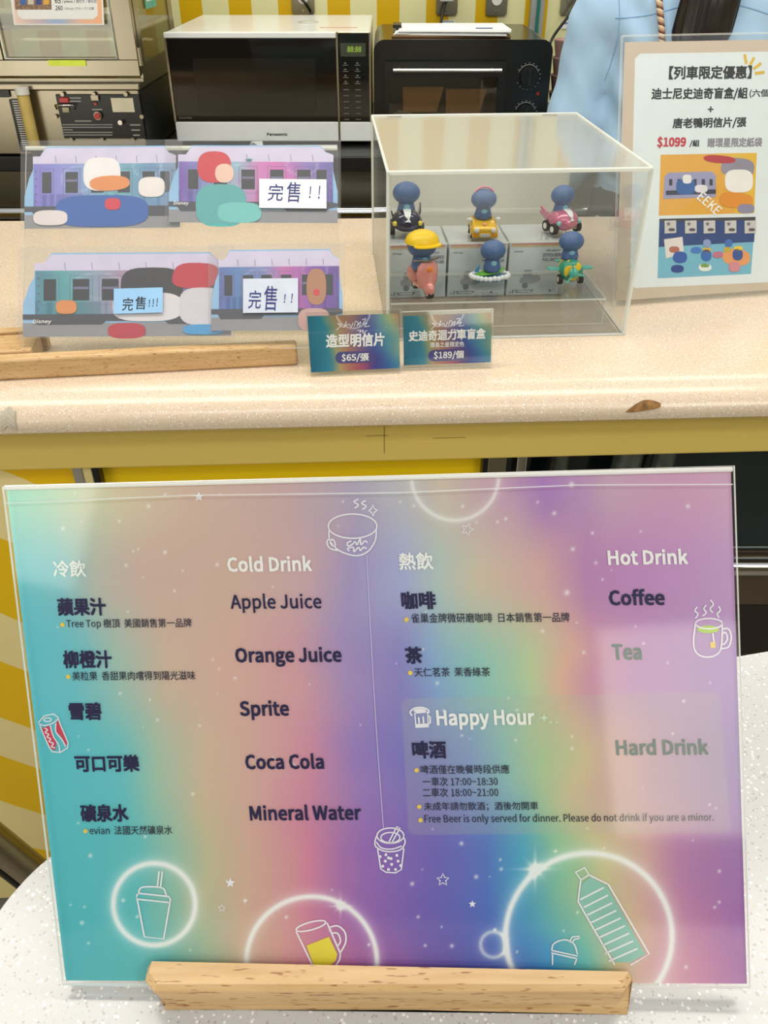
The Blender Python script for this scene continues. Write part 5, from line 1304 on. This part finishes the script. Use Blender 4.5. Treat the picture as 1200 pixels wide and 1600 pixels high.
MB().poly(NS.pts([(20, -45), (78, -45), (81, 15), (24, 15)]), .0008, .0009).build('photo_print', mat('photo_brown', '#8a6f5c', .5, 0, .5, 300), nt_)
for x, c in ((32, '#3a67a8'), (44, '#c8bfae'), (56, '#3a4a8a'), (68, '#d8a84a')): MB().poly(NS.pts([(x, -8), (x + 9, -8), (x + 9, 7), (x, 7)]), .0009, .0010).build('photo_figure', mat('ph_' + c, c, .5), nt_)
for b_, x, y, wd, ht, m in (('65', 86, 5, 9, 8, INKB), ('/ piece /', 97, 5, 20, 5, INKB), ('個付き / 個可別', 119, 5, 32, 6, INKG), ('260', 87, 16, 11, 7, INKB), ('/ Group / グループ / 口落', 100, 16, 47, 5, INKG)):
    NS.text(nt_, b_, x, y, wd, ht, m, bold=.01, z=.0010)
# leaflets stuck on the cabinet's right side
for k, (y0, y1, z0, z1, c1, c2, lb) in enumerate(((.10, .19, .115, .235, '#3f9a86', '#2f6f9a', 'green leaflet on the side of the steamer, lower of three'), (.08, .17, .236, .36, '#5578b8', '#3f5fa0', 'blue leaflet on the side of the steamer above the green one'),
                                                  (.20, .27, .17, .36, '#b04848', '#c8a83a', 'red and yellow leaflet on the side of the steamer, rearmost'))):
    t = thing('leaflet', lb, 'leaflet', (xc1 + .001, SY, zl1 + .0125), 0, group='leaflets on the steamer')
    MB().box((0, y0, z0), (.0008, y1, z1)).build('paper', mat('leaf' + c1, c1, .5, 0, .25, 60), t)
    mb = MB()
    for j in range(5): mb.box((.0009, y0 + .012, z0 + .012 + j * .010), (.0012, y1 - .012, z0 + .015 + j * .010))
    mb.build('text_lines', HUB, t); MB().box((.0009, y0 + .015, z1 - .045), (.0011, y1 - .015, z1 - .012)).build('picture', mat('leafp' + c2, c2, .5, 0, .4, 120), t)

# --- sockets, plugs, cords on the back wall
WY = 2.449
for k, (x0, x1, y1, plug, lb) in enumerate(((457, 492, 22, 1, 'steel socket plate above the microwave, dark cord hanging from it'), (681, 714, 23, 2, 'steel socket plate above the oven with a white plug in it'),
                                            (758, 791, 24, 0, 'empty steel socket plate above the right half of the oven'), (874, 905, 23, 3, 'steel socket plate beside the person, black cord running from it'))):
    p = ony(x0, y1, WY); q = ony(x1, y1, WY); t = thing('wall_socket', lb, 'socket', (p.x, WY, p.z), 0, group='steel sockets on the striped wall')
    W_ = q.x - p.x; MB().poly(rrect(0, 0, W_, .105, .006), 0, .006).build('face_plate', STEEL, t, .001); LAST[0].matrix_local = Matrix(((1, 0, 0, 0), (0, 0, -1, 0), (0, 1, 0, 0), (0, 0, 0, 1)))
    for z in (.035, .075): MB().cyl((W_ / 2, -.0062, z), (W_ / 2, -.008, z), .013, n=20).build('socket_face', HUB if plug != 3 else STEELD, t)
    for z in (.008, .097): MB().cyl((W_ / 2, -.0062, z), (W_ / 2, -.0078, z), .003, n=10).build('screw', CHROME, t)
    if plug == 2:
        pg = thing('power_plug', 'white power plug with black cord above the toaster oven', 'plug', (p.x + W_ * .45, WY - .009, p.z + .03))
        MB().box((-.017, -.03, 0), (.017, 0, .05)).build('plug_body', WHITE, pg, .004)
        MB().tube([tuple(v) for v in spline([Vector((0, -.015, .002)), Vector((-.008, -.02, -.02)), Vector((-.014, -.03, -.06)), Vector((-.015, -.02, -.12))], 5)], .0035, 8).build('cord', BLACK, pg)
    if plug in (1, 3):
        a, b = (ony(468, -5, WY - .02), ony(486, 20, WY - .012)) if plug == 1 else (ony(905, -8, WY - .03), ony(862, 62, WY - .05))
        MB().tube([tuple(v) for v in spline([a, a * .6 + b * .4 + Vector((.004, -.008, 0)), b, b + Vector((-.01 if plug == 3 else .004, -.02, -.05))], 6)], .0036, 8)
        cc = MB().tube([tuple(v) for v in spline([a, a * .6 + b * .4 + Vector((.004, -.008, 0)), b, b + Vector((-.01 if plug == 3 else .004, -.02, -.05 if plug == 3 else -.02))], 6)], .0036, 8).build('power_cord', BLACK, t)
        cc.matrix_parent_inverse = Matrix.Translation((-p.x, -WY, -p.z))
for x0, y0, x1, y1, lb in ((688, 32, 712, 36, 'small white label under the socket above the oven'), (877, 31, 908, 45, 'small white label under the socket beside the person')):
    p, q = ony(x0, y1, WY), ony(x1, y0, WY)
    t = thing('wall_label', lb, 'label', (p.x, WY, p.z)); MB().box((0, -.001, 0), (q.x - p.x, -.0002, q.z - p.z)).build('label_paper', PAPER, t)
    mb = MB(); mb.box((.004, -.0016, (q.z - p.z) * .55), ((q.x - p.x) - .004, -.0011, (q.z - p.z) * .75)); mb.build('label_print', mat('blue_print', '#7080b0', .6), t)

# ================================================================== PERSON
def remeshed(name, mb, m, parent, vox, smooth=6, disp=None):
    me = bpy.data.meshes.new(name); me.from_pydata(mb.v, [], mb.f); o = bpy.data.objects.new(name, me)
    r = o.modifiers.new('r', 'REMESH'); r.mode = 'VOXEL'; r.voxel_size = vox
    s_ = o.modifiers.new('s', 'SMOOTH'); s_.iterations = smooth; s_.factor = .6
    me2 = evaluated_mesh(o)
    if disp:
        me2.update(); nr = [v.normal.copy() for v in me2.vertices]
        for v, n in zip(me2.vertices, nr): v.co += n * disp(v.co)
    for p in me2.polygons: p.use_smooth = True
    me2.materials.clear(); me2.materials.append(m); me2.name = name; return link(name, me2, parent)


def ell_ring(c, rx, ry, n=28, R=None, k=2.0):
    out = []
    for i in range(n):
        a = 2 * pi * i / n; ca, sa = cos(a), sin(a)
        q = Vector((rx * math.copysign(abs(ca) ** (2 / k), ca), ry * math.copysign(abs(sa) ** (2 / k), sa), 0)); out.append(Vector(c) + (R @ q if R is not None else q))
    return out


HX, HY = 0.525, 1.60
pr = thing('person', 'person in pale blue shirt seen from behind, dark ponytail, at right', 'person', (HX, HY, 0), radians(-8))
pr.scale = (.85, .95, 1.03)
SKIN = mat('skin', '#d8a98a', .5, 0, .04); HAIR = mat('dark_hair', '#1d1513', .32, 0, .3, 60); SHIRT = mat('pale_blue_cotton', '#a3c4e2', .8, 0, .035, 25)
def figure(grow, sleeves_only=False, legs=True, head=True):
    mb = MB(); g = grow
    prof = [(0.80, .155, .105), (0.90, .160, .108), (1.00, .142, .098), (1.08, .155, .096), (1.16, .165, .100), (1.22, .172, .102), (1.27, .172, .092), (1.305, .150, .076), (1.33, .120, .058), (1.345, .066, .052)]
    mb.loft([ell_ring((0, 0, z), rx + g, ry + g, k=2.4) for z, rx, ry in prof])
    for s in (-1, 1):   # arms bent forward, elbows out
        P = [Vector((s * .110, 0, 1.275)), Vector((s * .180, .002, 1.235)), Vector((s * .206, .0, 1.14)), Vector((s * .222, .0, 1.02)), Vector((s * .195, .11, 1.02)), Vector((s * .150, .22, 1.06))]
        rr = [.058, .056, .047, .040, .036, .026] if g else [.054, .050, .040, .032, .028, .023]
        PP = spline(P, 5); r2 = list(np.interp(np.linspace(0, 5, len(PP)), range(6), rr))
        if g: PP = PP[:-1]; r2 = r2[:-1]
        mb.tube(PP, [r + g * 1.2 for r in r2], 16)
        if not g:
            h = P[-1] + Vector((s * -.02, .045, .008)); mb.ell(h, (.030, .045, .014), 14, 8)
            for k in range(4): mb.tube([h + Vector((s * (-.022 + .015 * k), .03, 0)), h + Vector((s * (-.026 + .016 * k), .062 + .006 * (k in (1, 2)), .002)), h + Vector((s * (-.026 + .016 * k), .082 + .008 * (k in (1, 2)), -.010))], .0078, 8)
            mb.tube([h + Vector((-s * .020, -.01, 0)), h + Vector((-s * .040, .012, -.004)), h + Vector((-s * .046, .036, -.008))], .0085, 8)
    if not g:
        mb.loft([ell_ring((0, .004, z), r, r * .98) for z, r in ((1.31, .060), (1.35, .052), (1.40, .050), (1.43, .052))])
        mb.ell((0, .012, 1.505), (.076, .094, .108), 24, 16); mb.ell((0, .045, 1.455), (.050, .055, .050), 18, 10)
        mb.ell((0, .106, 1.487), (.012, .018, .018), 12, 8)
        for s in (-1, 1): mb.ell((s * .076, .008, 1.492), (.010, .018, .028), 12, 8)
        for s in (-1, 1):
            mb.tube([(s * .085, 0, .86), (s * .092, .012, .66), (s * .094, .008, .46), (s * .095, -.012, .28), (s * .095, -.015, .09)], [.088, .074, .054, .050, .036], 16)
            mb.ell((s * .097, .045, .04), (.042, .115, .038), 16, 8)
    return mb
body = remeshed('body', figure(0), SKIN, pr, .009, 5)
for s in (-1, 1):
    ey = MB().ell((s * .030, .094, 1.512), (.013, .010, .008), 14, 8).build('eye', TW, pr); MB().ell((s * .030, .1035, 1.512), (.006, .003, .006), 12, 6).build('iris', HAIR, ey)
    MB().tube([(s * .046, .093, 1.532), (s * .030, .104, 1.538), (s * .014, .103, 1.534)], .0022, 6).build('eyebrow', HAIR, pr)
MB().ell((0, .1035, 1.452), (.022, .008, .006), 14, 8).build('lips', mat('lip', '#b5685f', .4), pr)


def folds(co):
    x, y, z = co; n = 0.001
    n += .0075 * mnoise.noise(Vector((x * 9 + z * 5, y * 7, z * 8))) + .0045 * mnoise.noise(Vector((x * 22 + z * 16, y * 14, z * 13)))
    ax = abs(abs(x) - .185); n += -.007 * math.exp(-(ax / .022) ** 2) * max(0, min(1, (1.25 - z) / .08)) * (1 if y < .05 else 0)   # hollow between sleeve and back
    if y < 0 and 1.0 < z < 1.28: n += .0045 * sin((x * 0.8 + z) * 75 + 2 * mnoise.noise(Vector((x * 8, 0, z * 8)))) * max(0, 1 - abs(abs(x) - .13) / .09)
    return max(n, -.0065)
shirt = remeshed('shirt', figure(.012), SHIRT, pr, .006, 7, folds)
# yoke seam and sleeve seams laid over the shirt back
from mathutils.bvhtree import BVHTree
bv = BVHTree.FromPolygons([v.co.copy() for v in shirt.data.vertices], [tuple(p.vertices) for p in shirt.data.polygons])
def on_back(x, z, off=.0012):
    h = bv.ray_cast(Vector((x, -.5, z)), Vector((0, 1, 0))); return (h[0] + Vector((0, -off, 0))) if h[0] is not None else Vector((x, -.09, z))
SEAM = mat('seam_blue', '#86abcf', .8)
MB().tube([on_back(-.17 + .34 * i / 30, 1.258 + .012 * cos(i / 30 * 2 * pi + pi), 0) for i in range(31)], .0011, 6).build('yoke_seam', SEAM, pr)
for s in (-1, 1): MB().tube([on_back(s * (.172 - .012 * sin(pi * i / 14)), 1.285 - .13 * i / 14, 0) for i in range(15)], .0010, 6).build('sleeve_seam', SEAM, pr)
MB().loft([ell_ring((0, .002, z), r, r * .92) for z, r in ((1.325, .070), (1.345, .064), (1.372, .060), (1.375, .054))]).build('collar', SHIRT, pr)
# trousers
mb = MB(); mb.loft([ell_ring((0, 0, z), rx, ry, k=2.3) for z, rx, ry in ((.99, .158, .113), (.9, .172, .120), (.8, .172, .122), (.74, .16, .115))])
for s in (-1, 1): mb.tube([(s * .088, 0, .84), (s * .092, .012, .66), (s * .094, .008, .46), (s * .095, -.012, .28), (s * .095, -.015, .10)], [.097, .084, .066, .060, .056], 18)
remeshed('trousers', mb, mat('navy_cloth', '#23283a', .8), pr, .010, 3)
for s in (-1, 1): MB().ell((s * .097, .045, .035), (.047, .125, .0345), 18, 8).build('shoe', BLACK, pr)
# hair: cap over the skull, then a long ponytail of grooved locks
mb = MB(); mb.ell((0, -.004, 1.522), (.086, .098, .108), 28, 18, v0=.30); mb.ell((0, -.040, 1.49), (.076, .064, .086), 22, 12)
hair = remeshed('hair', mb, HAIR, pr, .006, 4, lambda c: .0015 * sin(c.x * 420))
rings = []
for i in range(40):
    t = i / 39; z = 1.50 - .36 * t; yb_ = -.105 + .010 * sin(t * 3) - .018 * (t > .3) * min(1, (t - .3) * 3); wd = np.interp(t, [0, .08, .35, .75, 1], [.018, .024, .050, .051, .018]); dp = wd * .50
    ring_ = []
    for k in range(72):
        a = 2 * pi * k / 72; g = 1 + .035 * sin(k * 2.6 + 2 * sin(t * 5)) + .03 * sin(k * 4.9 + t * 9) + .02 * sin(k * 9.7)
        ring_.append(Vector((wd * g * cos(a) + .004 * sin(t * 4) - .022 * t, yb_ + dp * g * sin(a), z)))
    rings.append(ring_)
pt = MB().loft(rings).build('ponytail', HAIR, pr)
MB().lathe([(.018, 0), (.024, .004), (.024, .014), (.018, .018)], (.010, -.108, 1.478), 16).build('hair_tie', BLACK, pr)
# lanyard: plaited cord with a knot, over the left of the back
xk = ony(1012, 20, 1.54).x - HX
P = [on_back(xk - .022 * 0 + dx_, z, .006) for dx_, z in ((-.010, 1.33), (-.006, 1.31), (.000, 1.29), (.006, 1.27), (.012, 1.25), (.018, 1.23), (.022, 1.21))]
P = spline([Vector((-.05, -.045, 1.375))] + P[1:] + [on_back(xk + .035, 1.15, .006), on_back(xk + .045, 1.08, .006)], 14)
ln = thing('plaited_cord', 'plaited beige and brown shoulder cord on the blue shirt', 'cord', pr.location.copy(), radians(-8)); ln.scale = pr.scale
for k, c in enumerate(('#d8c3a6', '#6a4234', '#b09074')):
    pts = []
    for i, p in enumerate(P):
        a = i * .85 + k * 2 * pi / 3; pts.append(p + Vector((.0036 * cos(a), -.002 + .0024 * sin(a), 0)))
    MB().tube(pts, .0030, 7).build('strand', mat('strand' + c, c, .7), ln)
kp = on_back(xk + .000, 1.292, .008)
MB().ell(kp, (.0095, .006, .008), 12, 8).build('knot', MATS['strand#6a4234'], ln)
for s in (-1, 1): MB().tube([kp + Vector((s * .004, -.002, .004)), kp + Vector((s * .012, -.003, .008)), kp + Vector((s * .013, -.003, -.002)), kp + Vector((s * .004, -.002, -.004))], .0024, 6).build('loop', MATS['strand#d8c3a6'], ln)

bpy.data.scenes.remove(TSC)
